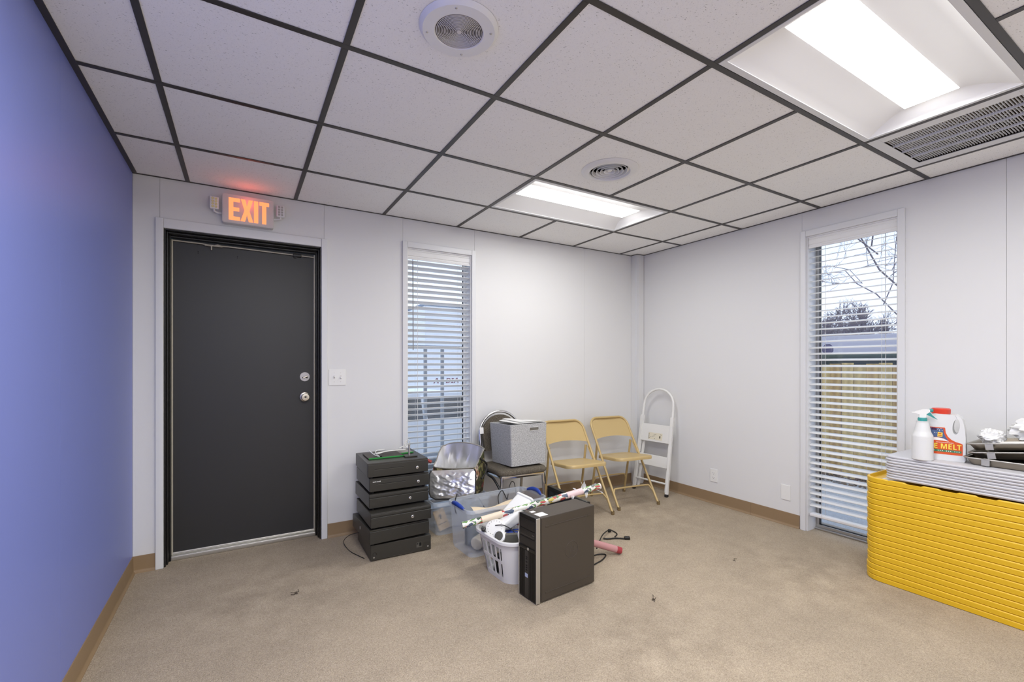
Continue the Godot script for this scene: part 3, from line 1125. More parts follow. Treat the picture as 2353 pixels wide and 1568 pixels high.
func blind(frame: Transform3D, x0: float, x1: float, top: float, bottom: float, zc: float, tilt: float, label: String, wand: bool) -> void:
	var t := thing("window_blind", label, "blind", Vector3.ZERO)
	var xc := (x0 + x1) * 0.5
	t.transform = frame * Transform3D(Basis.IDENTITY, Vector3(xc, 0.0, zc))
	var L := x1 - x0
	var h := L * 0.5
	var b := MB.new()
	b.bar(-h, h, top - 0.055, top, -0.028, 0.024, 0.002)
	obj("headrail", b, M.white_paint, t)
	b = MB.new()
	b.crease = 25.0
	b.t = Transform3D(Basis(Vector3(0, 0, 1), Vector3(0, 1, 0), Vector3(-1, 0, 0)), Vector3(0, top - 0.08, 0.0))
	b.prism(PackedVector2Array([Vector2(0.026, 0), Vector2(0.036, 0), Vector2(0.037, 0.012), Vector2(0.032, 0.016), Vector2(0.032, 0.026), Vector2(0.036, 0.03), Vector2(0.036, 0.06), Vector2(0.033, 0.064), Vector2(0.036, 0.068), Vector2(0.034, 0.08), Vector2(0.026, 0.08)]), -h, h)
	obj("valance", b, M.slat, t)
	b = MB.new()
	b.grid(1, 6, func(uu, vv): return Vector3((uu * 2.0 - 1.0) * h, 0.0015 + 0.0022 * sin(vv * PI), 0.025 - vv * 0.05))
	b.grid(1, 6, func(uu, vv): return Vector3((1.0 - uu * 2.0) * h, -0.0015 + 0.0022 * sin(vv * PI), 0.025 - vv * 0.05))
	for s in [-1.0, 1.0]:
		b.fan([Vector3(-h, -0.0015, s * 0.025), Vector3(h, -0.0015, s * 0.025), Vector3(h, 0.0015, s * 0.025), Vector3(-h, 0.0015, s * 0.025)], Vector3(0, 0, s))
		b.fan([Vector3(s * h, -0.0015, 0.025), Vector3(s * h, -0.0015, -0.025), Vector3(s * h, 0.003, 0.0), Vector3(s * h, 0.0015, 0.025)], Vector3(s, 0, 0))
	var slat := b.done()
	var y := top - 0.098
	while y > bottom + 0.03:
		var o := obj("slat", slat, M.slat, t, Vector3(0, y, 0))
		o.rotation.x = tilt
		y -= 0.0452
	b = MB.new()
	b.bar(-h, h, bottom - 0.012, bottom + 0.01, -0.026, 0.026, 0.004)
	obj("bottom_rail", b, M.white_paint, t)
	for x in [-h + 0.085, h - 0.085]:
		b = MB.new()
		for q in [[0.0, 0.0275], [0.0, -0.0275], [0.012, 0.0]]:
			b.tube([Vector3(x + q[0], top - 0.06, q[1]), Vector3(x + q[0], bottom, q[1])], 0.0011, 5)
		obj("ladder_cord", b, M.cord, t)
	if wand:
		b = MB.new()
		b.tube([Vector3(-h + 0.045, top - 0.1, 0.036), Vector3(-h + 0.047, 1.36, 0.038)], 0.004, 6)
		b.tube([Vector3(-h + 0.045, top - 0.1, 0.036), Vector3(-h + 0.045, top - 0.082, 0.03)], 0.0025, 6)
		obj("wand", b, M.wand, t)

# ---------------------------------------------------------------- plates on the walls
func wall_fittings() -> void:
	var t := thing("light_switch", "white square double switch plate beside the black door", "switch", Vector3(1.157, 1.153, 0.0))
	var b := MB.new()
	b.box(Vector3(0, 0, 0.003), Vector3(0.117, 0.117, 0.006), 0.0025)
	obj("plate", b, M.plastic_white, t)
	for x in [-0.022, 0.022]:
		b = MB.new()
		b.box(Vector3(x, 0, 0.0062), Vector3(0.011, 0.025, 0.0012))
		obj("slot", b, M.exit_white, t)
		b = MB.new()
		b.t = Transform3D(Basis(Vector3(1, 0, 0), 0.5 if x > 0.0 else -0.5), Vector3(x, 0, 0.008))
		b.box(Vector3(0, 0, 0.005), Vector3(0.008, 0.01, 0.018), 0.0015)
		obj("toggle", b, M.plastic_white, t)
		for y in [-0.032, 0.032]:
			b = MB.new()
			b.t = Transform3D(Basis(Vector3(1, 0, 0), PI / 2), Vector3(x, y, 0.0058))
			b.lathe([Vector2(0.003, 0.0), Vector2(0.0026, 0.001), Vector2(0.0, 0.001)], 8)
			obj("screw", b, M.exit_white, t)
	t = thing("power_outlet", "white duplex power outlet low on the right wall", "outlet")
	t.transform = right_wall_frame() * Transform3D(Basis.IDENTITY, Vector3(0.909, 0.252, 0.0))
	b = MB.new()
	b.box(Vector3(0, 0, 0.003), Vector3(0.072, 0.116, 0.006), 0.002)
	obj("plate", b, M.plastic_white, t)
	for y in [-0.02, 0.02]:
		b = MB.new()
		b.prism(rrect(0.034, 0.028, 0.011), 0.006, 0.0072)
		b.t = Transform3D.IDENTITY
		var s := obj("socket", b, M.plastic_white, t, Vector3(0, y, 0))
		b = MB.new()
		b.box(Vector3(-0.007, 0.003, 0.0073), Vector3(0.002, 0.008, 0.0006))
		b.box(Vector3(0.007, 0.003, 0.0073), Vector3(0.002, 0.007, 0.0006))
		b.box(Vector3(0, -0.008, 0.0073), Vector3(0.004, 0.004, 0.0006))
		obj("slots", b, M.dim_grey, s)
	t = thing("blank_plate", "blank white cover plate low on the wall beside the window", "cover plate")
	t.transform = right_wall_frame() * Transform3D(Basis.IDENTITY, Vector3(1.535, 0.252, 0.0))
	b = MB.new()
	b.box(Vector3(0, 0, 0.003), Vector3(0.072, 0.116, 0.006), 0.002)
	obj("plate", b, M.plastic_white, t)
	t = thing("wall_jack", "cream wall plate glimpsed under the chrome chair seat", "cover plate", Vector3(2.72, 0.3, 0.0))
	b = MB.new()
	b.box(Vector3(0, 0, 0.003), Vector3(0.072, 0.116, 0.006), 0.002)
	obj("plate", b, mat("cream", rgb(226, 216, 190), 0.5), t)

# ---------------------------------------------------------------- outdoors
func outdoors() -> void:
	var g := struct("ground")
	var b := MB.new()
	b.bar(-20, 45, GROUND - 0.2, GROUND, -45, 30)
	obj("asphalt", b, M.asphalt, g)
	# plank fence opposite the right-hand window
	var fz0 := -3.2
	var t := thing("plank_fence", "tan vertical plank fence seen through the right window", "fence", Vector3(7.6, GROUND, 0.0))
	rng.seed = 21
	var k := 0
	var z := fz0
	var meshes := []
	for i in 3:
		b = MB.new()
		b.box(Vector3(0, 0.765 + 0.006 * i, 0), Vector3(0.018, 1.53 + 0.012 * i, 0.134 + 0.003 * i), 0.003)
		meshes.append(b.done())
	while z < 4.6:
		var o := obj("plank", meshes[k % 3], M["plank%d" % (rng.randi() % 4)], t, Vector3(rng.randf_range(-0.004, 0.004), 0.01, z))
		o.rotation.x = rng.randf_range(-0.006, 0.006)
		z += 0.143
		k += 1
	for y in [0.25, 1.25]:
		b = MB.new()
		b.bar(0.012, 0.05, y, y + 0.09, fz0 - 0.06, 4.6)
		obj("rail", b, M.plank3, t)
	# dead leaves along the foot of the fence
	b = MB.new()
	rng.seed = 5
	for i in 2600:
		var c := Vector3(7.55 - absf(rng.randfn(0.0, 0.22)), GROUND + 0.012 + rng.randf() * 0.03, rng.randf_range(-3.0, 4.4))
		var q := Basis.from_euler(Vector3(rng.randf() * 0.9, rng.randf() * TAU, rng.randf() * 0.9))
		var s := rng.randf_range(0.02, 0.045)
		b.fan([c + q * Vector3(-s, 0, 0), c + q * Vector3(0, 0.004, s * 0.6), c + q * Vector3(s, 0, 0), c + q * Vector3(0, -0.004, -s * 0.6)], Vector3.UP)
	var lit := solo("leaf_litter", b, M.litter0, "dead brown leaves along the foot of the plank fence", "leaves")
	lit.set_meta("kind", "stuff")
	# neighbour's low building behind the fence
	t = thing("neighbour_house", "low green building with grey roof beyond the plank fence", "building", Vector3(11.2, GROUND, -1.6))
	b = MB.new()
	b.bar(0.4, 6.0, 0.0, 1.72, -7.0, 6.0)
	obj("wall", b, M.siding_green, t)
	b = MB.new()
	b.bar(0.37, 0.4, 0.2, 1.6, -1.55, -0.6)
	obj("door", b, M.siding_pale, t)
	b = MB.new()
	b.prism(PackedVector2Array([Vector2(0, 1.70), Vector2(3.2, 2.22), Vector2(6.4, 1.70), Vector2(6.4, 1.78), Vector2(3.2, 2.31), Vector2(0, 1.78)]), -7.3, 6.3)
	obj("roof", b, M.roof_grey, t)
	b = MB.new()
	b.tube([Vector3(-0.05, 1.7, -7.3), Vector3(-0.05, 1.7, 6.3)], 0.06, 8)
	obj("gutter", b, M.siding_green, t)
	# bare winter trees
	bare_tree(Vector3(8.7, GROUND, 1.05), 5.6, 11, 0.026, "bare tree reaching over the fence, its twigs filling the upper pane", 6, "", 0.72)
	var far := [[19.0, -4.3, "nearest behind the grey roof"], [25.0, -6.8, "in the middle of the row behind the roof"], [31.0, -9.8, "farthest of the row behind the roof"], [25.0, 0.2, "right of the others"], [19.0, -10.8, "left of the others"]]
	for i in far.size():
		bare_tree(Vector3(far[i][0], GROUND, far[i][1]), 3.3 + i * 0.35, 50 + i, 0.1, "distant bare winter tree, %s" % far[i][2], 6, "distant bare trees", 0.68)
	# scene beyond the window next to the door
	t = thing("box_truck", "white box truck with maroon lettering outside the left window", "truck", Vector3(6.4, GROUND, -7.2))
	b = MB.new()
	b.bar(-2.35, 2.6, 0.55, 2.86, -1.05, 1.05, 0.02)
	obj("cargo_box", b, M.truck_white, t)
	b = MB.new()
	b.bar(-2.37, 2.62, 2.84, 2.9, -1.07, 1.07, 0.01)
	obj("roof_rail", b, M.slate_blue, t)
	b = MB.new()
	b.prism(PackedVector2Array([Vector2(2.65, 0.45), Vector2(4.3, 0.45), Vector2(4.3, 1.2), Vector2(4.0, 1.35), Vector2(3.6, 2.2), Vector2(2.65, 2.25)]), -1.0, 1.0)
	obj("cab", b, M.truck_white, t)
	for x in [-1.5, 3.5]:
		for s in [-0.9, 0.9]:
			b = MB.new()
			b.t = Transform3D(Basis(Vector3(1, 0, 0), PI / 2), Vector3(x, 0.4, s))
			b.lathe([Vector2(0.0, -0.12), Vector2(0.4, -0.12), Vector2(0.4, 0.12), Vector2(0.0, 0.12)], 20)
			obj("wheel", b, M.rubber, t)
	var tx := text("lettering", "A   DIA", 0.115, 0.004, M.maroon, t, Transform3D(Basis(Vector3(1, 0, 0), Vector3(0.2, 1, 0), Vector3(0, 0, 1)), Vector3(-1.84, 1.17, 1.053)), 1.2)
	tx.set_meta("label", "maroon slanted letters")
	t = thing("parked_car", "white car parked just outside the left window", "car", Vector3(2.9, GROUND, -3.3), 0.1)
	b = MB.new()
	b.prism(PackedVector2Array([Vector2(-1.9, 0.25), Vector2(2.2, 0.25), Vector2(2.25, 0.55), Vector2(2.0, 0.66), Vector2(1.1, 0.76), Vector2(-1.7, 0.78), Vector2(-1.95, 0.6)]), -0.8, 0.8)
	obj("body", b, M.truck_white, t)
	b = MB.new()
	b.prism(PackedVector2Array([Vector2(-1.45, 0.77), Vector2(1.05, 0.755), Vector2(0.45, 1.08), Vector2(-0.95, 1.1)]), -0.68, 0.68)
	obj("windows", b, M.car_glass, t)
	b = MB.new()
	b.prism(PackedVector2Array([Vector2(-1.0, 1.09), Vector2(0.48, 1.07), Vector2(0.4, 1.13), Vector2(-0.9, 1.14)]), -0.68, 0.68)
	obj("roof", b, M.truck_white, t)
	for s in [-0.66, 0.66]:
		b = MB.new()
		b.tube([Vector3(1.08, 0.75, s * 1.03), Vector3(0.45, 1.1, s * 1.03)], 0.035, 6)
		b.tube([Vector3(-0.2, 0.77, s * 1.04), Vector3(-0.25, 1.1, s * 1.04)], 0.03, 6)
		obj("pillar", b, M.truck_white, t)
	for x in [-1.25, 1.4]:
		for s in [-0.72, 0.72]:
			b = MB.new()
			b.t = Transform3D(Basis(Vector3(1, 0, 0), PI / 2), Vector3(x, 0.3, s))
			b.lathe([Vector2(0.0, -0.1), Vector2(0.3, -0.1), Vector2(0.3, 0.1), Vector2(0.0, 0.1)], 20)
			obj("wheel", b, M.rubber, t)
	t = thing("porch_railing", "grey metal porch railing with upright posts outside the left window", "railing", Vector3(2.35, GROUND, -1.45))
	for x in [-0.72, 0.0, 0.205, 0.9]:
		b = MB.new()
		b.bar(x - 0.017, x + 0.017, 0.0, 1.72, -0.017, 0.017, 0.003)
		obj("post", b, M.post_grey, t)
	for y in [0.5, 1.72]:
		b = MB.new()
		b.bar(-0.75, 0.93, y, y + 0.04, -0.02, 0.02, 0.003)
		obj("rail", b, M.post_grey, t)
	t = thing("grey_shed", "slate blue shed in the distance at the left edge of the window", "building", Vector3(3.4, GROUND, -16.0))
	b = MB.new()
	b.bar(-3.4, 2.1, 0.0, 2.0, -3, 0)
	obj("wall", b, M.slate_blue, t)
	b = MB.new()
	b.prism(PackedVector2Array([Vector2(-3.6, 1.98), Vector2(2.3, 1.98), Vector2(2.3, 2.06), Vector2(-0.65, 3.0), Vector2(-3.6, 2.06)]), -3.2, 0.2)
	obj("roof", b, M.roof_grey, t)

func bare_tree(at: Vector3, h: float, sd: int, r0: float, label: String, depth: int, group: String, thin: float) -> void:
	var t := thing("bare_tree", label, "tree", at, 0.0, group)
	var rr := RandomNumberGenerator.new()
	rr.seed = sd
	var trunk := MB.new()
	trunk.crease = 80.0
	var pts := [Vector3.ZERO]
	for i in 4: pts.append(pts[-1] + Vector3(rr.randf_range(-0.08, 0.08), h * 0.14, rr.randf_range(-0.08, 0.08)))
	trunk.tube(pts, [r0, r0 * 0.9, r0 * 0.82, r0 * 0.75, r0 * 0.7], 8)
	obj("trunk", trunk, M.hazy_bark, t)
	var br := MB.new()
	br.crease = 80.0
	for i in 8:
		var a := TAU * i / 8.0 + rr.randf()
		var s: Vector3 = pts[2 + i % 3]
		grow(br, rr, s, Vector3(cos(a) * 0.8, rr.randf_range(0.5, 1.3), sin(a) * 0.8).normalized(), h * 0.26, r0 * 0.5, depth, thin)
	obj("branches", br, M.hazy_bark, t)

func grow(b: MB, rr: RandomNumberGenerator, at: Vector3, dir: Vector3, L: float, r: float, depth: int, thin: float) -> void:
	var mid := at + dir * L * 0.5 + Vector3(rr.randf_range(-1, 1), rr.randf_range(-0.5, 1), rr.randf_range(-1, 1)) * L * 0.09
	var end := at + dir * L
	b.tube([at, mid, end], [r, r * 0.85, r * thin], 4 if depth < 5 else 6, depth == 0)
	if depth == 0: return
	for i in (4 if depth == 3 and thin > 0.7 else 3 if depth > 1 else 2):
		var nd := (dir + Vector3(rr.randf_range(-1, 1), rr.randf_range(-0.6, 0.8), rr.randf_range(-1, 1)) * 0.75).normalized()
		var from := end if i == 0 else at.lerp(end, rr.randf_range(0.4, 0.95))
		grow(b, rr, from, nd, L * rr.randf_range(0.55, 0.8), r * thin, depth - 1, thin)

# ---------------------------------------------------------------- chairs
func chairs() -> void:
	folding_chair(Vector3(3.565, 0.0, 0.415), -0.13, "tan metal folding chair next to the white step ladder")
	folding_chair(Vector3(3.02, 0.0, 0.415), -0.11, "tan metal folding chair between the grey fabric bin and the other tan chair")
	chrome_chair()

func folding_chair(at: Vector3, turn: float, label: String) -> void:
	var t := thing("folding_chair", label, "chair", at, turn, "tan folding chairs")
	var hw := 0.212
	# leg-and-back hoop
	var slope := func(y: float) -> float: return 0.235 - 0.475 * (y / 0.735)
	var pts := []
	pts.append(Vector3(-hw, 0.006, slope.call(0.0)))
	pts.append(Vector3(-hw, 0.25, slope.call(0.25)))
	pts.append(Vector3(-hw + 0.004, 0.6, slope.call(0.6)))
	for k in 7:
		var a := PI - (PI / 2) * k / 6.0
		var y := 0.66 + 0.075 * sin(a)
		pts.append(Vector3(-hw + 0.081 + 0.077 * cos(a), y, slope.call(y)))
	var mirror := pts.duplicate()
	mirror.reverse()
	for q in mirror: pts.append(Vector3(-q.x, q.y, q.z))
	var b := MB.new()
	b.crease = 70.0
	b.tube(pts, 0.0105, 10)
	obj("hoop_frame", b, M.gold, t)
	# curved back panel
	b = MB.new()
	var pane := func(uu, vv, off):
		var x: float = (uu * 2.0 - 1.0) * (hw - 0.008)
		var y: float = lerpf(0.552 + 0.018 * (1.0 - pow(absf(uu * 2.0 - 1.0), 2.0)), 0.728, vv)
		var inset := 0.0
		if y > 0.66: inset = 0.072 * (1.0 - sqrt(maxf(0.0, 1.0 - pow((y - 0.66) / 0.075, 2.0))))
		x = clampf(x, -hw + 0.008 + inset, hw - 0.008 - inset)
		return Vector3(x, y, slope.call(y) - 0.018 * (1.0 - pow(x / hw, 2.0)) + off)
	b.grid(16, 10, func(uu, vv): return pane.call(uu, vv, 0.0012))
	b.grid(16, 10, func(uu, vv): return pane.call(1.0 - uu, vv, -0.0012))
	obj("backrest", b, M.gold, t)
	# rear legs with flat links to the hoop
	for s in [-1.0, 1.0]:
		b = MB.new()
		b.crease = 70.0
		b.tube([Vector3(s * (hw - 0.024), 0.006, -0.225), Vector3(s * (hw - 0.024), 0.36, -0.155), Vector3(s * (hw - 0.024), 0.525, -0.128)], 0.0105, 8)
		obj("rear_leg", b, M.gold, t)
		b = MB.new()
		b.tube([Vector3(s * (hw - 0.012), 0.515, -0.118), Vector3(s * (hw - 0.011), 0.46, -0.075), Vector3(s * (hw - 0.011), 0.415, -0.04)], 0.006, 6)
		obj("link", b, M.gold, t)
		for q in [Vector3(s * hw, 0.0, 0.235), Vector3(s * (hw - 0.024), 0.0, -0.226)]:
			b = MB.new()
			b.lathe([Vector2(0.0, 0.0), Vector2(0.013, 0.0), Vector2(0.014, 0.006), Vector2(0.0125, 0.03)], 10)
			obj("foot_cap", b, mat("cap_tan", rgb(120, 100, 66), 0.7), t, q)
	# braces with bent ends
	b = MB.new()
	b.crease = 70.0
	b.tube(smooth([Vector3(-hw, 0.10, slope.call(0.10)), Vector3(-hw + 0.02, 0.142, slope.call(0.14) - 0.004), Vector3(-hw + 0.06, 0.155, slope.call(0.15) - 0.006), Vector3(hw - 0.06, 0.155, slope.call(0.15) - 0.006), Vector3(hw - 0.02, 0.142, slope.call(0.14) - 0.004), Vector3(hw, 0.10, slope.call(0.10))], 4), 0.0075, 8)
	obj("brace", b, M.gold, t)
	b = MB.new()
	b.crease = 70.0
	var rw := hw - 0.024
	b.tube(smooth([Vector3(-rw, 0.13, -0.2), Vector3(-rw + 0.02, 0.175, -0.19), Vector3(-rw + 0.06, 0.188, -0.188), Vector3(rw - 0.06, 0.188, -0.188), Vector3(rw - 0.02, 0.175, -0.19), Vector3(rw, 0.13, -0.2)], 4), 0.0075, 8)
	obj("brace", b, M.gold, t)
	# pressed seat pan with rolled edge
	b = MB.new()
	b.crease = 60.0
	var loops := []
	for q in [[-0.028, 0.0], [-0.008, 0.0], [0.0, -0.008], [-0.001, -0.03], [-0.004, -0.1]]:
		var lp := []
		for e in rrect(0.372 + q[1] * 2.0, 0.39 + q[1] * 2.0, 0.075 + q[1] * 0.6, 6):
			var wide := 1.0 + 0.06 * (-e.y / 0.195)
			lp.append(Vector3(e.x * wide, 0.418 + q[0] + 0.018 * (-e.y / 0.195), 0.022 - e.y))
		loops.append(lp)
	b.loft(loops, true, true)
	obj("seat", b, M.gold, t)

func chrome_chair() -> void:
	var t := thing("banquet_chair", "chrome stacking chair with dark tweed pads holding the grey bin", "chair", Vector3(2.44, 0.0, 0.345), -0.05)
	var b := MB.new()
	b.crease = 70.0
	var loops := []
	for q in [[0.402, -0.006], [0.409, 0.0], [0.427, 0.002], [0.440, -0.008], [0.445, -0.03]]:
		loops.append(flat_loop(0.43 + q[1] * 2.0, 0.40 + q[1] * 2.0, 0.07, q[0], 6, 0.0, 0.0))
	b.loft(loops, true, true)
	obj("seat", b, M.tweed, t)
	b = MB.new()
	b.bar(-0.188, 0.188, 0.372, 0.401, 0.145, 0.165, 0.004)
	b.bar(-0.188, 0.188, 0.372, 0.401, -0.185, -0.165, 0.004)
	b.bar(-0.188, -0.168, 0.372, 0.401, -0.165, 0.145, 0.004)
	b.bar(0.168, 0.188, 0.372, 0.401, -0.165, 0.145, 0.004)
	obj("seat_frame", b, M.chrome, t)
	for s in [-1.0, 1.0]:
		b = MB.new()
		b.crease = 70.0
		b.tube([Vector3(s * 0.19, 0.0, 0.168), Vector3(s * 0.187, 0.28, 0.16), Vector3(s * 0.18, 0.385, 0.155)], 0.0125, 10)
		obj("leg", b, M.chrome, t)
		b = MB.new()
		b.crease = 70.0
		b.tube([Vector3(s * 0.195, 0.0, -0.25), Vector3(s * 0.187, 0.28, -0.2), Vector3(s * 0.18, 0.385, -0.18)], 0.0125, 10)
		obj("leg", b, M.chrome, t)
		b = MB.new()
		b.tube(smooth([Vector3(s * 0.19, 0.38, -0.13), Vector3(s * 0.222, 0.382, 0.0), Vector3(s * 0.222, 0.37, 0.1), Vector3(s * 0.2, 0.3, 0.16)], 5), 0.009, 8)
		obj("stack_bumper", b, M.plastic_black, t)
	# arched back hoop and pad
	var back := func(y: float) -> float: return -0.205 - 0.13 * (y - 0.42)
	var pts := [Vector3(-0.188, 0.40, back.call(0.40))]
	for k in 13:
		var a := PI - PI * k / 12.0
		var y := 0.66 + 0.185 * sin(a)
		pts.append(Vector3(0.19 * cos(a), y, back.call(y)))
	pts.append(Vector3(0.188, 0.40, back.call(0.40)))
	b = MB.new()
	b.crease = 70.0
	b.tube(smooth(pts, 3), 0.0115, 10)
	obj("back_hoop", b, M.chrome, t)
	var o := PackedVector2Array([Vector2(-0.15, 0.53), Vector2(0.15, 0.53)])
	for k in 17:
		var a := PI * k / 16.0
		o.append(Vector2(0.168 * cos(a), 0.655 + 0.172 * sin(a)))
	b = MB.new()
	b.crease = 40.0
	b.t = Transform3D(Basis(Vector3(1, 0, 0), -0.13), Vector3(0, 0, -0.135))
	b.prism(o, -0.035, 0.0)
	obj("back_pad", b, M.tweed, t)
	b = MB.new()
	b.t = Transform3D(Basis(Vector3(1, 0, 0), -0.13), Vector3(0, 0, -0.135))
	b.bar(-0.2, -0.165, 0.675, 0.728, 0.004, 0.012, 0.002)
	obj("tag", b, M.paper, t)
	# woven bin on the seat
	var bin := thing("fabric_bin", "grey woven fabric storage bin standing on the chrome chair", "storage bin", Vector3(2.497, 0.4475, 0.333), 0.0)
	bin.rotation.x = -0.045
	bin.position.y = 0.4535
	var w := 0.32
	b = MB.new()
	b.crease = 35.0
	loops = []
	for q in [[0.0, 0.0], [0.1, 0.008], [0.318, 0.022]]: loops.append(flat_loop(w + q[1], w + q[1], 0.012, q[0], 3))
	loops.append(flat_loop(w + 0.018, w + 0.018, 0.01, 0.320, 3))
	loops.append(flat_loop(w - 0.02, w - 0.02, 0.008, 0.012, 3))
	b.loft(loops, true, true)
	obj("shell", b, M.felt, bin)
	b = MB.new()
	b.prism(rrect(0.085, 0.024, 0.006), 0.0, 0.004)
	var hole := obj("grip_hole", b, mat("grip", rgb(112, 108, 98), 0.8), bin, Vector3(0.045, 0.278, 0.1688))
	hole.rotation.x = 0.045
	b = MB.new()
	var rim := []
	for q in rrect(0.087, 0.026, 0.006): rim.append(Vector3(q.x, q.y, 0.004))
	b.tube(rim, 0.0016, 5, false, true)
	obj("grip_rim", b, M.sticker, hole)
	# clear sleeves and paper lying across its top
	b = MB.new()
	b.grid(10, 6, func(uu, vv): return Vector3(lerpf(-0.10, 0.165, uu), 0.326 + 0.010 * sin(uu * 5.0) * vv + 0.006 * vv, lerpf(0.16, -0.14, vv)))
	b.grid(10, 6, func(uu, vv): return Vector3(lerpf(-0.06, 0.17, uu), 0.334 + 0.012 * sin(uu * 4.0 + 1.0) * vv, lerpf(0.13, -0.15, vv)))
	var sl := solo("paper_sleeves", b, M.bag_film, "clear sleeves of paper lying across the top of the fabric bin", "papers")
	sl.transform = bin.transform

# ---------------------------------------------------------------- step ladder
func ladder() -> void:
	var t := thing("step_ladder", "white folded step ladder with arched handle leaning in the corner", "ladder", Vector3(3.965, 0.0, 0.372))
	# local x runs along the right wall (towards the camera), z points into the room
	t.transform = Transform3D(Basis(Vector3(0.10, 0, 0.995), Vector3(0, 1, 0), Vector3(-0.995, 0, 0.10)), Vector3(3.965, 0.0, 0.372))
	var lean := func(y: float) -> float: return -0.165 * y
	var hw := func(y: float) -> float: return 0.188 - 0.022 * y
	var b: MB
	for s in [-1.0, 1.0]:
		b = MB.new()
		b.crease = 50.0
		b.tube([Vector3(s * hw.call(0.0), 0.025, lean.call(0.025)), Vector3(s * hw.call(0.72), 0.72, lean.call(0.72))], 0.0175, 4, true, false, PI / 4)
		obj("rail", b, M.ladder_white, t)
		b = MB.new()
		b.crease = 50.0
		b.tube([Vector3(s * (hw.call(0.0) - 0.03), 0.03, lean.call(0.0) - 0.03), Vector3(s * (hw.call(0.6) - 0.03), 0.6, lean.call(0.6) - 0.03)], 0.0125, 4, true, false, PI / 4)
		obj("rear_rail", b, M.ladder_white, t)
		b = MB.new()
		b.tube([Vector3(s * hw.call(0.64), 0.65, lean.call(0.65)), Vector3(s * hw.call(0.72), 0.735, lean.call(0.735))], 0.0205, 4, true, false, PI / 4)
		obj("sleeve", b, M.ladder_white, t)
		b = MB.new()
		b.box(Vector3(s * hw.call(0.0), 0.013, lean.call(0.0)), Vector3(0.03, 0.026, 0.03), 0.004)
		obj("foot", b, M.rubber, t)
	var pts := []
	pts.append(Vector3(-hw.call(0.7), 0.7, lean.call(0.7)))
	for k in 13:
		var a := PI - PI * k / 12.0
		var y := 0.845 + 0.155 * sin(a)
		pts.append(Vector3(0.168 * cos(a), y, lean.call(y)))
	pts.append(Vector3(hw.call(0.7), 0.7, lean.call(0.7)))
	b = MB.new()
	b.crease = 70.0
	b.tube(pts, 0.0115, 10)
	obj("handle_arch", b, M.ladder_white, t)
	for q in [[0.485, 0.655], [0.255, 0.36]]:
		b = MB.new()
		b.t = Transform3D(Basis(Vector3(1, 0, 0), -0.163), Vector3(0, q[0], lean.call(q[0])))
		var hh: float = q[1] - q[0]
		b.bar(-0.165, 0.165, 0.0, hh, -0.004, 0.006, 0.003)
		b.bar(-0.165, 0.165, hh - 0.012, hh, -0.028, -0.004, 0.002)
		b.bar(-0.165, 0.165, 0.0, 0.012, -0.02, -0.004, 0.002)
		var st := obj("step", b, M.ladder_white, t)
		if q[0] > 0.4:
			b = MB.new()
			b.t = Transform3D(Basis(Vector3(1, 0, 0), -0.163), Vector3(0, q[0], lean.call(q[0])))
			b.bar(-0.075, 0.085, 0.02, 0.088, 0.006, 0.0066)
			var decal := obj("sticker", b, mat("old_sticker", rgb(226, 220, 198), 0.7), st)
			b = MB.new()
			b.t = Transform3D(Basis(Vector3(1, 0, 0), -0.163), Vector3(0, q[0], lean.call(q[0])))
			rng.seed = 4
			for k in 16:
				var x := -0.072 + rng.randf() * 0.14
				var y := 0.024 + rng.randf() * 0.056
				if k < 7:
					x = -0.072
					y = 0.026 + k * 0.008
				b.bar(x, x + 0.007, y, y + 0.005, 0.0066, 0.0072)
			b.bar(0.05, 0.064, 0.04, 0.062, 0.0066, 0.0072)
			obj("sticker_print", b, mat("old_ink", rgb(96, 88, 74), 0.8), decal)
	b = MB.new()
	b.tube([Vector3(-hw.call(0.1), 0.115, lean.call(0.115)), Vector3(hw.call(0.1), 0.115, lean.call(0.115))], 0.009, 8)
	obj("crossbar", b, M.ladder_white, t)

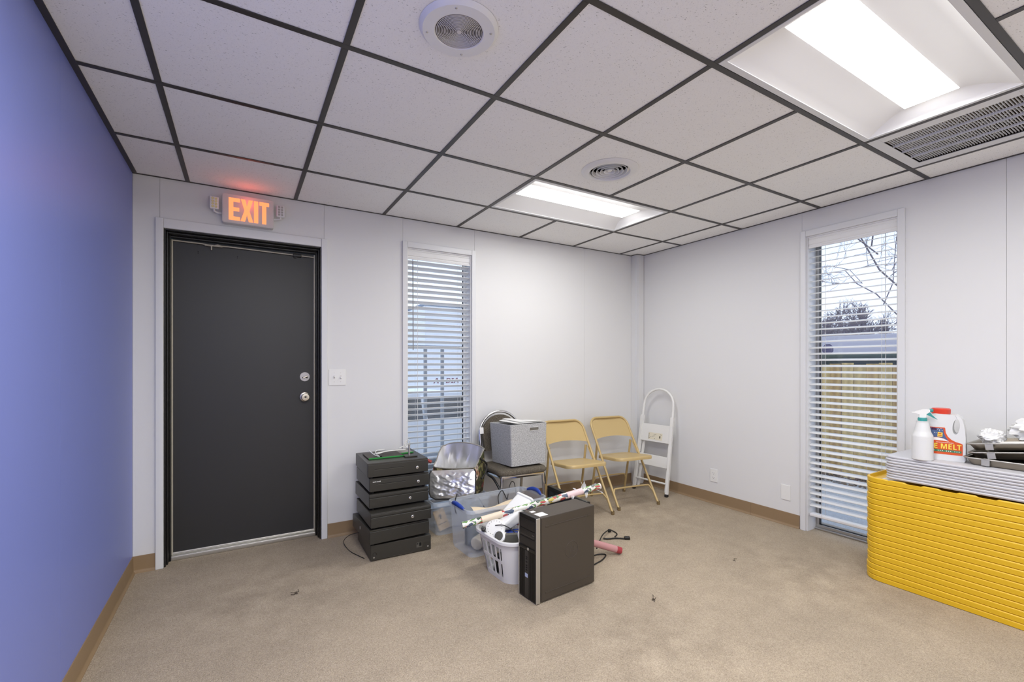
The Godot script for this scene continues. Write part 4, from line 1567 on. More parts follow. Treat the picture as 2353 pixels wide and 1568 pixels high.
# ---------------------------------------------------------------- cash drawers
func cash_drawers() -> void:
	# [front-left x, front z, base y, height, yaw, style, label]
	var list := [
		[1.262, 0.576, 0.0, 0.097, -0.02, "rear", "black cash drawer at the bottom of the stack, connector side forward"],
		[1.236, 0.588, 0.112, 0.088, 0.05, "plain", "plain black cash drawer, second from the bottom of the stack"],
		[1.252, 0.602, 0.214, 0.09, 0.0, "lip", "black cash drawer with grey lip, third from the bottom of the stack"],
		[1.258, 0.536, 0.318, 0.09, 0.0, "lip", "black cash drawer with centred lock, third from the top of the stack"],
		[1.264, 0.533, 0.4225, 0.086, -0.015, "named", "black cash drawer with small white maker's mark, second from the top"],
		[1.251, 0.556, 0.522, 0.088, -0.03, "slot", "topmost black cash drawer, under the circuit boards"],
	]
	for q in list:
		var t := thing("cash_drawer", q[6], "cash drawer", Vector3(q[0] + 0.198, q[2], q[1] - 0.205), q[4], "stacked black cash drawers")
		var h: float = q[3]
		var foot := 0.0 if q[2] == 0.0 else 0.014
		var base := 0.006
		var b := MB.new()
		b.bar(-0.198, 0.198, base, h + base, -0.205, 0.199 if q[5] != "rear" else 0.205, 0.0025)
		obj("case", b, M.drawer_black, t)
		if q[2] > 0.0:
			for x in [-0.17, 0.17]:
				for z in [-0.17, 0.17]:
					b = MB.new()
					b.lathe([Vector2(0.0, -foot + 0.006), Vector2(0.009, -foot + 0.006), Vector2(0.01, base)], 10)
					obj("foot", b, M.rubber, t, Vector3(x, 0, z))
		else:
			for x in [-0.17, 0.17]:
				for z in [-0.17, 0.17]:
					b = MB.new()
					b.lathe([Vector2(0.0, 0.0), Vector2(0.01, 0.0), Vector2(0.01, base)], 10)
					obj("foot", b, M.rubber, t, Vector3(x, 0, z))
		if q[5] == "rear":
			b = MB.new()
			b.bar(0.098, 0.135, 0.034, 0.066, 0.2048, 0.2056)
			obj("port_plate", b, M.dim_grey, t)
			b = MB.new()
			b.bar(0.116, 0.132, 0.042, 0.064, 0.2056, 0.2062)
			b.bar(0.101, 0.109, 0.054, 0.062, 0.2056, 0.2062)
			obj("port", b, M.dark_hole, t)
			for q2 in [[-0.178, 0.026], [0.176, 0.03]]:
				b = MB.new()
				b.t = Transform3D(Basis(Vector3(1, 0, 0), PI / 2), Vector3(q2[0], q2[1], 0.2048))
				b.lathe([Vector2(0.006, 0.0), Vector2(0.005, 0.003), Vector2(0.0, 0.003)], 10)
				obj("screw", b, M.aluminium, t)
			b = MB.new()
			var ring := []
			for k in 20: ring.append(Vector3(-0.174 + cos(TAU * k / 20) * 0.011, 0.045 + sin(TAU * k / 20) * 0.011, 0.2052))
			b.tube(ring, 0.001, 4, false, true)
			obj("knockout", b, M.tower_front, t)
			b = MB.new()
			for x in [-0.06, -0.02, 0.02, 0.055]: b.bar(x, x + 0.018, 0.010, 0.012, 0.2049, 0.2054)
			obj("vent_slot", b, M.dim_grey, t)
			continue
		# drawer front
		b = MB.new()
		var top := h + base - 0.010
		if q[5] == "lip": top = h + base - 0.026
		b.bar(-0.1975, 0.1975, base + 0.001, top, 0.2, 0.2065, 0.0025)
		var fr := obj("drawer_front", b, M.drawer_front, t)
		if q[5] == "lip":
			b = MB.new()
			b.bar(-0.1975, 0.1975, top + 0.002, h + base - 0.006, 0.1985, 0.203, 0.002)
			obj("front_band", b, M.drawer_front, t)
			b = MB.new()
			b.crease = 30.0
			b.prism(PackedVector2Array([Vector2(-0.175, top - 0.020), Vector2(-0.11, top - 0.025), Vector2(-0.10, top - 0.023), Vector2(-0.02, top - 0.008), Vector2(-0.03, top - 0.004), Vector2(-0.16, top - 0.014)]), 0.2055, 0.2075)
			obj("finger_pull", b, M.drawer_black, fr)
		if q[5] == "slot" or q[5] == "named":
			b = MB.new()
			b.bar(-0.155, 0.035, h * 0.60, h * 0.60 + 0.0035, 0.2063, 0.2069)
			obj("media_slot", b, M.dark_hole, fr)
			b = MB.new()
			b.bar(-0.155, 0.035, h * 0.60 - 0.0022, h * 0.60, 0.2063, 0.2077, 0.0004)
			obj("slot_edge", b, M.dim_grey, fr)
		if q[5] == "named":
			b = MB.new()
			for k in 7: b.bar(-0.178 + k * 0.007 + (0.002 if k > 2 else 0.0), -0.173 + k * 0.007 + (0.002 if k > 2 else 0.0), h * 0.78, h * 0.78 + 0.005 + (0.0015 if k == 2 or k == 6 else 0.0), 0.2063, 0.207)
			obj("maker_mark", b, M.sticker, fr)
		if q[5] != "plain":
			var lx := 0.122 if q[5] == "slot" or q[5] == "named" else 0.068
			b = MB.new()
			b.t = Transform3D(Basis(Vector3(1, 0, 0), PI / 2), Vector3(lx, base + h * 0.38, 0.2065))
			b.lathe([Vector2(0.0105, 0.0), Vector2(0.0105, 0.003), Vector2(0.009, 0.005), Vector2(0.006, 0.0055), Vector2(0.0055, 0.0035), Vector2(0.0, 0.0035)], 20)
			var lk := obj("lock", b, M.chrome, fr)
			b = MB.new()
			b.bar(lx - 0.001, lx + 0.001, base + h * 0.38 - 0.004, base + h * 0.38 + 0.004, 0.2098, 0.2106)
			obj("key_slot", b, M.dark_hole, lk)
		else:
			b = MB.new()
			b.bar(-0.1985, -0.1978, 0.04, 0.06, -0.02, -0.012)
			obj("side_clip", b, M.sticker, t)
	# loose cable falling from the stack
	var w := MB.new()
	w.tube(smooth([Vector3(1.262, 0.13, 0.38), Vector3(1.19, 0.10, 0.30), Vector3(1.165, 0.03, 0.20), Vector3(1.17, 0.004, 0.25), Vector3(1.185, 0.004, 0.36), Vector3(1.235, 0.004, 0.50)], 6), 0.0022, 6)
	solo("thin_cable", w, M.cable_black, "thin black cable trailing from the cash drawers to the carpet", "cable")
	# things on top of the stack
	var ty := 0.616
	var t := thing("circuit_board", "dark circuit board with bright green edge on top of the drawers", "circuit board", Vector3(1.40, ty + 0.001, 0.33), -0.03)
	var b := MB.new()
	b.box(Vector3(0, 0.004, 0), Vector3(0.235, 0.006, 0.20), 0.001)
	obj("board", b, M.board_dark, t)
	b = MB.new()
	b.bar(-0.117, 0.117, 0.0005, 0.010, 0.099, 0.103, 0.0008)
	obj("edge", b, M.board_green, t)
	t = thing("circuit_board", "grey circuit board with green edge lying behind the spindle base", "circuit board", Vector3(1.545, ty + 0.001, 0.27), 0.12)
	b = MB.new()
	b.box(Vector3(0.012, 0.004, 0), Vector3(0.10, 0.006, 0.15), 0.001)
	obj("board", b, mat("board_grey", rgb(150, 146, 140), 0.5), t)
	b = MB.new()
	b.bar(-0.035, 0.06, 0.0005, 0.009, 0.074, 0.077, 0.0008)
	obj("edge", b, M.board_green, t)
	t = thing("receipt_spindle", "upright metal receipt spindle on a small black base", "spindle", Vector3(1.545, ty, 0.452), -0.05)
	b = MB.new()
	b.box(Vector3(0.008, 0.005, 0), Vector3(0.085, 0.009, 0.06), 0.002)
	obj("base", b, M.drawer_black, t)
	b = MB.new()
	b.lathe([Vector2(0.006, 0.009), Vector2(0.006, 0.078), Vector2(0.0105, 0.0795), Vector2(0.0105, 0.082), Vector2(0.0, 0.082)], 14)
	obj("pin", b, M.aluminium, t)
	# tangle of white cable
	b = MB.new()
	b.crease = 70.0
	rng.seed = 12
	for k in 7:
		var y := ty + 0.013 + 0.0032 * k
		var z := 0.30 + 0.017 * k
		b.tube(smooth([Vector3(1.335 + rng.randf() * 0.03, y, z + rng.randf() * 0.02), Vector3(1.40, y + 0.006, z - 0.01), Vector3(1.46, y + 0.009, z + rng.randf_range(-0.015, 0.01)), Vector3(1.53 + rng.randf() * 0.02, y + 0.005, z - 0.02)], 5), 0.0032, 6)
	b.tube(smooth([Vector3(1.53, ty + 0.03, 0.27), Vector3(1.57, ty + 0.035, 0.24), Vector3(1.60, ty + 0.055, 0.24), Vector3(1.592, ty + 0.075, 0.25), Vector3(1.575, ty + 0.06, 0.25), Vector3(1.59, ty + 0.03, 0.25), Vector3(1.61, ty + 0.045, 0.24), Vector3(1.615, ty + 0.07, 0.25), Vector3(1.595, ty + 0.085, 0.25)], 5), 0.0032, 6)
	b.tube(smooth([Vector3(1.355, ty + 0.012, 0.415), Vector3(1.33, ty + 0.02, 0.37), Vector3(1.305, ty + 0.045, 0.33)], 5), 0.003, 6)
	b.tube(smooth([Vector3(1.36, ty + 0.012, 0.40), Vector3(1.345, ty + 0.022, 0.36), Vector3(1.36, ty + 0.036, 0.31), Vector3(1.42, ty + 0.034, 0.29)], 5), 0.003, 6)
	t = thing("white_cable", "tangled white cable heaped on the circuit boards", "cable")
	obj("coil", b, M.cable_white, t)
	b = MB.new()
	b.box(Vector3(1.363, ty + 0.014, 0.407), Vector3(0.016, 0.010, 0.018), 0.002)
	obj("plug", b, M.plastic_black, t)

# ---------------------------------------------------------------- totes, cooler bag, black tray
func tote_shell(t: Node3D, w: float, d: float, h: float, m: Material, rim: Material) -> void:
	var b := MB.new()
	b.crease = 60.0
	var loops := []
	for q in [[0.004, -0.06, 0.03], [0.0, -0.045, 0.04], [0.02, -0.035, 0.04], [h, 0.0, 0.05]]:
		loops.append(flat_loop(w + q[1], d + q[1], q[2], q[0], 6))
	b.loft(loops, true, false)
	obj("shell", b, m, t)
	b = MB.new()
	b.crease = 60.0
	loops = []
	for q in [[h - 0.004, -0.003], [h - 0.022, 0.012], [h - 0.020, 0.016], [h, 0.016], [h + 0.002, 0.012], [h, -0.004], [h - 0.004, -0.003]]:
		loops.append(flat_loop(w + q[1], d + q[1], 0.05, q[0], 6))
	b.loft(loops, false, false, true)
	obj("rim", b, rim, t)

func floor_clutter() -> void:
	# clear tote with blue handles
	var t := thing("storage_tote", "clear plastic tote with blue handles holding cables and bottles", "storage tote", Vector3(2.105, 0.0, 0.695), 0.04)
	tote_shell(t, 0.62, 0.32, 0.31, M.tote_plastic, M.tote_plastic)
	for s in [-1.0, 1.0]:
		var b := MB.new()
		b.crease = 60.0
		var pts := []
		for k in 9:
			var q := (k - 4) / 4.0
			pts.append(Vector3(s * (0.322 - 0.012 * q * q), 0.305 + 0.018 * (1.0 - q * q), q * 0.085))
		b.tube(pts, [0.008, 0.012, 0.014, 0.015, 0.015, 0.015, 0.014, 0.012, 0.008], 8)
		obj("handle", b, M.handle_blue, t)
	var bb := MB.new()
	bb.crease = 60.0
	bb.lathe([Vector2(0.0, 0.0), Vector2(0.04, 0.0), Vector2(0.043, 0.01), Vector2(0.043, 0.13), Vector2(0.03, 0.155), Vector2(0.018, 0.165), Vector2(0.018, 0.19), Vector2(0.0, 0.19)], 20)
	var o := solo("lotion_bottle", bb, mat("cream_plastic", rgb(236, 228, 206), 0.45), "cream plastic bottle lying inside the clear tote", "bottle", Vector3(1.90, 0.05, 0.76))
	o.rotation = Vector3(0.0, 0.5, -1.45)
	bb = MB.new()
	bb.box(Vector3(0, 0.06, 0), Vector3(0.13, 0.116, 0.10), 0.01)
	o = solo("dark_carton", bb, mat("dark_teal", rgb(46, 66, 72), 0.6), "dark blue carton in the front corner of the clear tote", "carton", Vector3(1.95, 0.006, 0.655))
	o.rotation.y = 0.4
	bb = MB.new()
	bb.box(Vector3(0, 0.05, 0), Vector3(0.20, 0.09, 0.2), 0.01)
	o = solo("grey_carton", bb, mat("carton_grey", rgb(132, 132, 136), 0.7), "grey carton deeper inside the clear tote", "carton", Vector3(2.2, 0.006, 0.66))
	bb = MB.new()
	bb.grid(12, 8, func(uu, vv): return Vector3(1.91 + uu * 0.34, 0.246 + 0.014 * sin(uu * 6.0 + vv * 2.0) + 0.01 * cos(vv * 7.0), 0.79 - vv * 0.14))
	solo("tan_cloth", bb, mat("tan_cloth", rgb(226, 208, 178), 0.85), "folded tan cloth lying over the things in the clear tote", "cloth")
	# black cable looping over the tote's rim
	bb = MB.new()
	bb.crease = 70.0
	bb.tube(smooth([Vector3(2.18, 0.20, 0.58), Vector3(2.19, 0.27, 0.545), Vector3(2.23, 0.305, 0.53), Vector3(2.25, 0.27, 0.54), Vector3(2.265, 0.24, 0.55), Vector3(2.30, 0.30, 0.51), Vector3(2.335, 0.345, 0.49), Vector3(2.36, 0.33, 0.495), Vector3(2.365, 0.22, 0.52)], 6), 0.0032, 6)
	solo("looped_cable", bb, M.cable_black, "black cable looping up along the back rim of the tote", "cable")
	bb = MB.new()
	bb.tube(smooth([Vector3(1.86, 0.335, 0.545), Vector3(1.84, 0.30, 0.56), Vector3(1.825, 0.25, 0.59), Vector3(1.83, 0.22, 0.60)], 6), 0.0035, 6)
	solo("short_cable", bb, M.cable_black, "short black cable end between the foil flap and the blue handle", "cable")
	bb = MB.new()
	bb.tube(smooth([Vector3(1.98, 0.32, 0.50), Vector3(2.03, 0.29, 0.51), Vector3(2.07, 0.22, 0.54), Vector3(2.075, 0.18, 0.56)], 6), 0.0022, 6)
	solo("hanging_wire", bb, M.cable_black, "thin dark wire hanging down inside the tote's back wall", "cable")
	# second clear tote under the bag
	t = thing("storage_tote", "clear plastic tote under the floral cooler bag", "storage tote", Vector3(1.985, 0.0, 0.225), 0.0)
	tote_shell(t, 0.46, 0.34, 0.24, M.tote_plastic, M.tote_plastic)
	bb = MB.new()
	bb.t = Transform3D(Basis(Vector3(0, 0, 1), 0.35), Vector3(0.0, 0.0, 0.0))
	bb.box(Vector3.ZERO, Vector3(0.085, 0.15, 0.03), 0.004)
	t = thing("paper_bag", "small kraft paper bag with dark tree print inside the clear tote", "paper bag", Vector3(1.83, 0.098, 0.325), -0.2)
	obj("bag", bb, M.kraft, t)
	bb = MB.new()
	bb.t = Transform3D(Basis(Vector3(0, 0, 1), 0.35), Vector3(0.0, 0.0, 0.0))
	bb.bar(-0.004, 0.004, 0.01, 0.04, 0.0152, 0.0162)
	for k in 4: bb.tube([Vector3(-0.014 + 0.002 * k, 0.03 + 0.006 * k, 0.0156), Vector3(0.014 - 0.002 * k, 0.028 + 0.006 * k, 0.0156)], 0.0018, 4)
	bb.bar(-0.03, 0.03, -0.026, -0.022, 0.0152, 0.0162)
	obj("tree_print", bb, M.board_dark, t)
	bb = MB.new()
	bb.box(Vector3(0, 0.035, 0), Vector3(0.24, 0.06, 0.18), 0.008)
	solo("clear_lid_box", bb, mat("pale_box", rgb(196, 198, 200), 0.6), "pale box lying flat inside the tote under the bag", "box", Vector3(2.02, 0.006, 0.2))
	cooler_bag()
	# flat black screen standing on its edge behind the basket
	t = thing("flat_monitor", "black flat screen standing on its long edge behind the basket", "monitor", Vector3(2.62, 0.0, 0.82), -0.05)
	bb = MB.new()
	bb.bar(-0.02, 0.018, 0.0, 0.30, -0.25, 0.25, 0.004)
	obj("housing", bb, M.plastic_black, t)
	bb = MB.new()
	bb.bar(-0.0225, -0.0195, 0.012, 0.288, -0.24, 0.24, 0.001)
	obj("bezel", bb, M.tower_front, t)
	bb = MB.new()
	bb.bar(-0.0235, -0.0224, 0.03, 0.27, -0.225, 0.225)
	obj("screen", bb, M.car_glass, t)
	bb = MB.new()
	bb.bar(0.018, 0.034, 0.06, 0.24, -0.16, 0.16, 0.006)
	obj("rear_cover", bb, M.plastic_black, t)
	bb = MB.new()
	bb.bar(-0.012, 0.010, 0.2998, 0.303, 0.06, 0.245, 0.001)
	obj("top_rail", bb, M.dim_grey, t)

func cooler_bag() -> void:
	var t := thing("cooler_bag", "open insulated bag with leaf print outside and silver foil lining", "bag", Vector3(2.01, 0.243, 0.25))
	var base := Vector3(2.01, 0.243, 0.25)
	var FR := Vector3(2.055, 0, 0.43)
	var FL := Vector3(1.80, 0, 0.215)
	var BL := Vector3(1.955, 0, 0.065)
	var BR := Vector3(2.205, 0, 0.30)
	var nz := FastNoiseLite.new()
	nz.seed = 8
	nz.frequency = 9.0
	nz.fractal_octaves = 3
	var ring := func(grow: float, y: float, top: bool) -> Array:
		var c := (FR + FL + BL + BR) * 0.25
		var cs := [FR, BR, BL, FL]
		var ys := [0.475, 0.590, 0.600, 0.470]
		var o := []
		for k in 4:
			var a: Vector3 = cs[k]
			var b: Vector3 = cs[(k + 1) % 4]
			for i in 12:
				var s := i / 12.0
				var p: Vector3 = a.lerp(b, s)
				# soften the corners
				var e := minf(s, 1.0 - s)
				var pull := 0.10 * pow(maxf(0.0, 1.0 - e * 6.0), 2.0)
				p = p.lerp(c, pull)
				p = c + (p - c) * grow
				var yy := y
				if top:
					yy = lerpf(ys[k], ys[(k + 1) % 4], s * s * (3.0 - 2.0 * s))
					if k == 1: yy += 0.03 * sin(s * PI)
					if k == 3: yy -= 0.01 * sin(s * PI)
				p += (p - c).normalized() * 0.010 * nz.get_noise_3d(p.x, yy, p.z)
				o.append(Vector3(p.x, yy, p.z) - base)
		return o
	var loops := [ring.call(0.86, 0.246, false), ring.call(0.98, 0.262, false), ring.call(1.05, 0.33, false), ring.call(1.06, 0.41, false)]
	var rim: Array = ring.call(1.0, 0.5, true)
	var mid := []
	for i in rim.size(): mid.append(loops[3][i].lerp(rim[i], 0.55) + Vector3(0, 0.0, 0))
	loops.append(mid)
	loops.append(rim)
	var b := MB.new()
	b.crease = 60.0
	b.loft(loops, true, false)
	obj("shell", b, M.leaf_print, t)
	# foil lining
	var inner := [rim]
	for q in [[0.88, 0.43], [0.84, 0.36], [0.80, 0.30], [0.5, 0.285]]:
		var lp := []
		var src: Array = ring.call(q[0], q[1], false)
		for p in src:
			var w: Vector3 = p + base
			lp.append(p + Vector3(nz.get_noise_3d(w.x * 3.0, w.y * 3.0, w.z * 3.0), 0.6 * nz.get_noise_3d(w.z * 3.0, w.x * 3.0, w.y * 3.0), nz.get_noise_3d(w.y * 3.0 + 5.0, w.z * 3.0, w.x * 3.0)) * 0.022)
		inner.append(lp)
	var fine := [inner[0]]
	for i in inner.size() - 1:
		for k in 3:
			var lp := []
			for j in inner[i].size():
				var p: Vector3 = inner[i][j].lerp(inner[i + 1][j], (k + 1) / 3.0)
				if i > 0 or k > 0:
					p += Vector3(nz.get_noise_3d(p.x * 5.0, p.y * 5.0, p.z * 5.0), 0, nz.get_noise_3d(p.z * 5.0 + 3.0, p.y * 5.0, p.x * 5.0)) * 0.011
				lp.append(p)
			fine.append(lp)
	b = MB.new()
	b.crease = 34.0
	b.loft(fine, false, true)
	obj("lining", b, M.foil, t)
	b = MB.new()
	b.crease = 70.0
	b.tube(rim, 0.0045, 6, false, true)
	obj("zip_edge", b, mat("zip_grey", rgb(150, 146, 138), 0.5), t)
	# flap hanging from the front edge
	var h1 := Vector3(1.795, 0.45, 0.235) - base
	var h2 := Vector3(2.05, 0.475, 0.445) - base
	var out := Vector3(-0.66, 0, 0.75)
	var flap := func(uu: float, vv: float) -> Vector3:
		var cut := 0.0
		if vv > 0.7: cut = 0.13 * (1.0 - sqrt(maxf(0.0, 1.0 - pow((vv - 0.7) / 0.3, 2.0))))
		if vv < 0.12: cut = 0.03 * pow(1.0 - vv / 0.12, 2.0)
		var p := h1.lerp(h2, 0.5 + (uu - 0.5) * (1.06 - 2.0 * cut) + 0.06 * vv)
		return p + Vector3(0, -0.20, 0) * vv + out * (0.012 + 0.055 * sin(vv * 1.7))
	b = MB.new()
	b.crease = 55.0
	var crush := FastNoiseLite.new()
	crush.seed = 14
	crush.frequency = 1.0
	crush.fractal_octaves = 2
	crush.fractal_type = FastNoiseLite.FRACTAL_RIDGED
	b.grid(44, 36, func(uu, vv):
		var p: Vector3 = flap.call(uu, vv)
		var e := minf(1.0, 8.0 * minf(minf(uu, 1.0 - uu), minf(vv, 1.0 - vv)))
		return p + out * (0.009 + e * (0.010 + 0.009 * crush.get_noise_2d(uu * 2.2 + vv * 0.6, vv * 2.0 - uu * 0.5) + 0.004 * crush.get_noise_2d(uu * 5.0, vv * 5.0 + 3.0))))
	obj("flap_lining", b, M.foil, t)
	b = MB.new()
	b.grid(12, 12, func(uu, vv): return flap.call(1.0 - uu, vv))
	obj("flap_back", b, M.leaf_print, t)
	b = MB.new()
	b.crease = 70.0
	var edge := []
	for k in 10: edge.append(flap.call(0.0, k / 10.0) + out * 0.010)
	for k in 12: edge.append(flap.call(k / 12.0, 1.0) + out * 0.010)
	for k in 11: edge.append(flap.call(1.0, 1.0 - k / 10.0) + out * 0.010)
	b.tube(edge, 0.0062, 6)
	obj("flap_piping", b, M.piping, t)
	b = MB.new()
	b.crease = 60.0
	b.tube(smooth([Vector3(2.12, 0.53, 0.385) - base, Vector3(2.165, 0.50, 0.375) - base, Vector3(2.20, 0.46, 0.345) - base, Vector3(2.17, 0.41, 0.375) - base, Vector3(2.12, 0.38, 0.41) - base], 6), 0.007, 6)
	obj("side_strap", b, M.piping, t)
	b = MB.new()
	b.tube(smooth([Vector3(1.805, 0.50, 0.19) - base, Vector3(1.775, 0.515, 0.17) - base, Vector3(1.78, 0.49, 0.16) - base], 5), 0.012, 6)
	obj("carry_tab", b, mat("tab_red", rgb(160, 66, 60), 0.7), t)

# ---------------------------------------------------------------- basket and gift wrap
func basket_and_rolls() -> void:
	var t := thing("laundry_basket", "white slotted laundry basket full of cables and small electronics", "basket", Vector3(2.01, 0.0, 1.135), 0.06)
	var n := 14
	var H := 0.255
	var side := func(y: float) -> Array:
		var g := 1.0 + 0.0 * y
		var w := 0.34 + 0.36 * y * g
		var d := 0.30 + 0.36 * y
		return flat_loop(w, d, 0.085 + 0.05 * y, y, n)
	var b := MB.new()
	b.crease = 50.0
	var shrink := func(lp: Array, q: float) -> Array:
		var o := []
		for p in lp: o.append(Vector3(p.x * (1.0 - q / 0.21), p.y, p.z * (1.0 - q / 0.18)))
		return o
	# bands: foot, waist and rim
	for q in [[0.0, 0.03], [0.115, 0.133], [0.208, H]]:
		var lo: Array = side.call(q[0])
		var hi: Array = side.call(q[1])
		b.loft([shrink.call(lo, 0.003), lo, hi, shrink.call(hi, 0.003), shrink.call(lo, 0.003)])
	b.cap(side.call(0.001), Vector3.DOWN)
	b.cap(side.call(0.004), Vector3.UP)
	obj("bands", b, M.basket_white, t)
	b = MB.new()
	b.crease = 60.0
	var e0: Array = side.call(H)
	var lip := []
	for q in [[0.0, 0.0], [-0.014, 0.008], [-0.012, 0.012], [0.002, 0.012], [0.005, 0.006], [0.003, -0.002], [0.0, 0.0]]:
		var lp: Array = shrink.call(e0, -q[1])
		var o := []
		for p in lp: o.append(p + Vector3(0, q[0], 0))
		lip.append(o)
	b.loft(lip, false, false, true)
	obj("rim", b, M.basket_white, t)
	# ribs between the bands
	for row in [[0.03, 0.115], [0.133, 0.208]]:
		var lo: Array = side.call(row[0])
		var hi: Array = side.call(row[1])
		var cnt := lo.size()
		for k in cnt:
			var l := (k + 1) % cnt
			var a: Vector3 = lo[k]
			var bq: Vector3 = lo[l]
			var seglen := a.distance_to(bq)
			var parts := 1
			if seglen > 0.06: parts = int(seglen / 0.021)
			if parts == 1:
				# solid rounded corner
				var c := MB.new()
				c.quad(lo[k], lo[l], hi[l], hi[k])
				c.quad(lo[l], lo[k], hi[k], hi[l])
				if k % (n + 1) == 0:
					var corner := MB.new()
					corner.crease = 60.0
					for i in n:
						var i0 := (k + i) % cnt
						var i1 := (k + i + 1) % cnt
						if i == 1 or i == n - 2: continue
						corner.quad(lo[i0], lo[i1], hi[i1], hi[i0])
						corner.quad(shrink.call([lo[i1]], 0.003)[0], shrink.call([lo[i0]], 0.003)[0], shrink.call([hi[i0]], 0.003)[0], shrink.call([hi[i1]], 0.003)[0])
					obj("corner_web", corner, M.basket_white, t)
				continue
			for i in parts:
				if i % 2 == 0: continue
				var s0 := (i + 0.22) / parts
				var s1 := (i + 0.78) / parts
				var ns := (bq - a).cross(Vector3.UP).normalized() * -0.003
				var c := MB.new()
				var p0 := a.lerp(bq, s0)
				var p1 := a.lerp(bq, s1)
				var p2: Vector3 = hi[k].lerp(hi[l], s1)
				var p3: Vector3 = hi[k].lerp(hi[l], s0)
				c.quad(p0, p1, p2, p3)
				c.quad(p1 + ns, p0 + ns, p3 + ns, p2 + ns)
				c.quad(p0 + ns, p0, p3, p3 + ns)
				c.quad(p1, p1 + ns, p2 + ns, p2)
				obj("rib", c, M.basket_white, t)
	# packing that fills the basket
	var g := MB.new()
	g.crease = 60.0
	rng.seed = 33
	var cols := [M.cable_black, M.cable_white, M.handle_blue]
	for k in 9:
		g = MB.new()
		g.crease = 70.0
		var pts := []
		var y := 0.03 + 0.022 * k
		for i in 9:
			pts.append(Vector3(1.90 + rng.randf() * 0.22, y + rng.randf() * 0.035, 1.03 + rng.randf() * 0.21))
		g.tube(smooth(pts, 6), 0.0042, 6)
		solo("loose_cable", g, cols[k % 3], "%s loose cable tangled in the laundry basket, %s of its colour" % [["black", "white", "blue"][k % 3], ["lowest", "middle", "uppermost"][k / 3]], "cable", Vector3.ZERO, "cables in the basket")
	g = MB.new()
	g.box(Vector3(0, 0.05, 0), Vector3(0.18, 0.1, 0.16), 0.01)
	solo("adapter_box", g, M.plastic_black, "black adapter box low inside the laundry basket", "adapter", Vector3(1.965, 0.006, 1.13)).rotation.y = 0.3
	g = MB.new()
	g.box(Vector3(0, 0.045, 0), Vector3(0.07, 0.09, 0.14), 0.01)
	solo("blue_box", g, mat("box_blue", rgb(46, 60, 112), 0.5), "dark blue box low inside the laundry basket", "box", Vector3(2.12, 0.006, 1.13)).rotation.y = -0.2
	# round white router tipped on its side
	t = thing("round_router", "round white wireless puck tipped up in the basket", "router", Vector3(1.865, 0.262, 1.095))
	t.rotation = Vector3(0.75, -0.35, 0.25)
	b = MB.new()
	b.crease = 40.0
	b.lathe([Vector2(0.0, -0.018), Vector2(0.05, -0.018), Vector2(0.06, -0.01), Vector2(0.062, 0.006), Vector2(0.055, 0.014), Vector2(0.02, 0.018), Vector2(0.0, 0.018)], 36)
	obj("shell", b, M.plastic_white, t)
	b = MB.new()
	rng.seed = 2
	for k in 16:
		var a := TAU * k / 16.0
		b.t = Transform3D(Basis(Vector3.UP, a), Vector3(cos(a) * 0.043, 0.0157, -sin(a) * 0.043))
		b.box(Vector3.ZERO, Vector3(0.004, 0.001, 0.003))
	obj("vent_dots", b, M.dim_grey, t)
	t = thing("white_camera", "white cylindrical device leaning on the basket rim", "device", Vector3(1.865, 0.235, 1.175))
	t.rotation = Vector3(0.5, 0.3, 0.95)
	b = MB.new()
	b.crease = 40.0
	b.lathe([Vector2(0.0, -0.05), Vector2(0.034, -0.05), Vector2(0.037, -0.045), Vector2(0.037, 0.045), Vector2(0.03, 0.05), Vector2(0.0, 0.05)], 28)
	obj("barrel", b, M.plastic_white, t)
	b = MB.new()
	b.lathe([Vector2(0.0, 0.0505), Vector2(0.024, 0.0505)], 20)
	b.lathe([Vector2(0.026, 0.0504), Vector2(0.024, 0.0525), Vector2(0.0, 0.0525)], 20)
	obj("glass_end", b, M.dim_grey, t)
	# grey adapter with raised lettering
	t = thing("power_brick", "dark grey power brick standing against the basket rim", "power adapter", Vector3(1.915, 0.226, 1.228))
	t.rotation = Vector3(-0.12, -0.35, 0.0)
	b = MB.new()
	b.box(Vector3.ZERO, Vector3(0.115, 0.082, 0.04), 0.004)
	obj("case", b, M.dim_grey, t)
	b = MB.new()
	for k in 6: b.bar(-0.018 + k * 0.008, -0.013 + k * 0.008, -0.018, -0.010, 0.0198, 0.0206)
	b.bar(-0.02, 0.03, -0.026, -0.0235, 0.0198, 0.0206)
	obj("moulded_print", b, mat("print_grey", rgb(118, 116, 106), 0.5), t)
	b = MB.new()
	b.crease = 70.0
	b.tube(smooth([Vector3(1.99, 0.235, 1.22), Vector3(1.965, 0.295, 1.235), Vector3(1.925, 0.275, 1.262), Vector3(1.93, 0.235, 1.275), Vector3(1.98, 0.205, 1.262)], 6), 0.0045, 8)
	solo("curled_cable", b, M.cable_white, "white cord curling in front of the dark power brick", "cable")
	b = MB.new()
	b.crease = 70.0
	b.tube(smooth([Vector3(1.862, 0.285, 1.10), Vector3(1.895, 0.292, 1.14), Vector3(1.925, 0.275, 1.18), Vector3(1.945, 0.25, 1.20)], 6), 0.003, 6)
	solo("puck_lead", b, M.cable_black, "thin black lead running from the round puck", "cable")
	b = MB.new()
	b.t = Transform3D(Basis.from_euler(Vector3(0.3, 0.9, -0.55)), Vector3(1.79, 0.272, 1.09))
	b.box(Vector3.ZERO, Vector3(0.07, 0.018, 0.026), 0.003)
	b.tube([Vector3(-0.035, 0, 0), Vector3(-0.06, -0.006, 0.004), Vector3(-0.085, -0.02, 0.005)], 0.004, 6)
	solo("black_clip", b, M.plastic_black, "black plug hooked over the left rim of the basket", "plug")
	b = MB.new()
	b.crease = 70.0
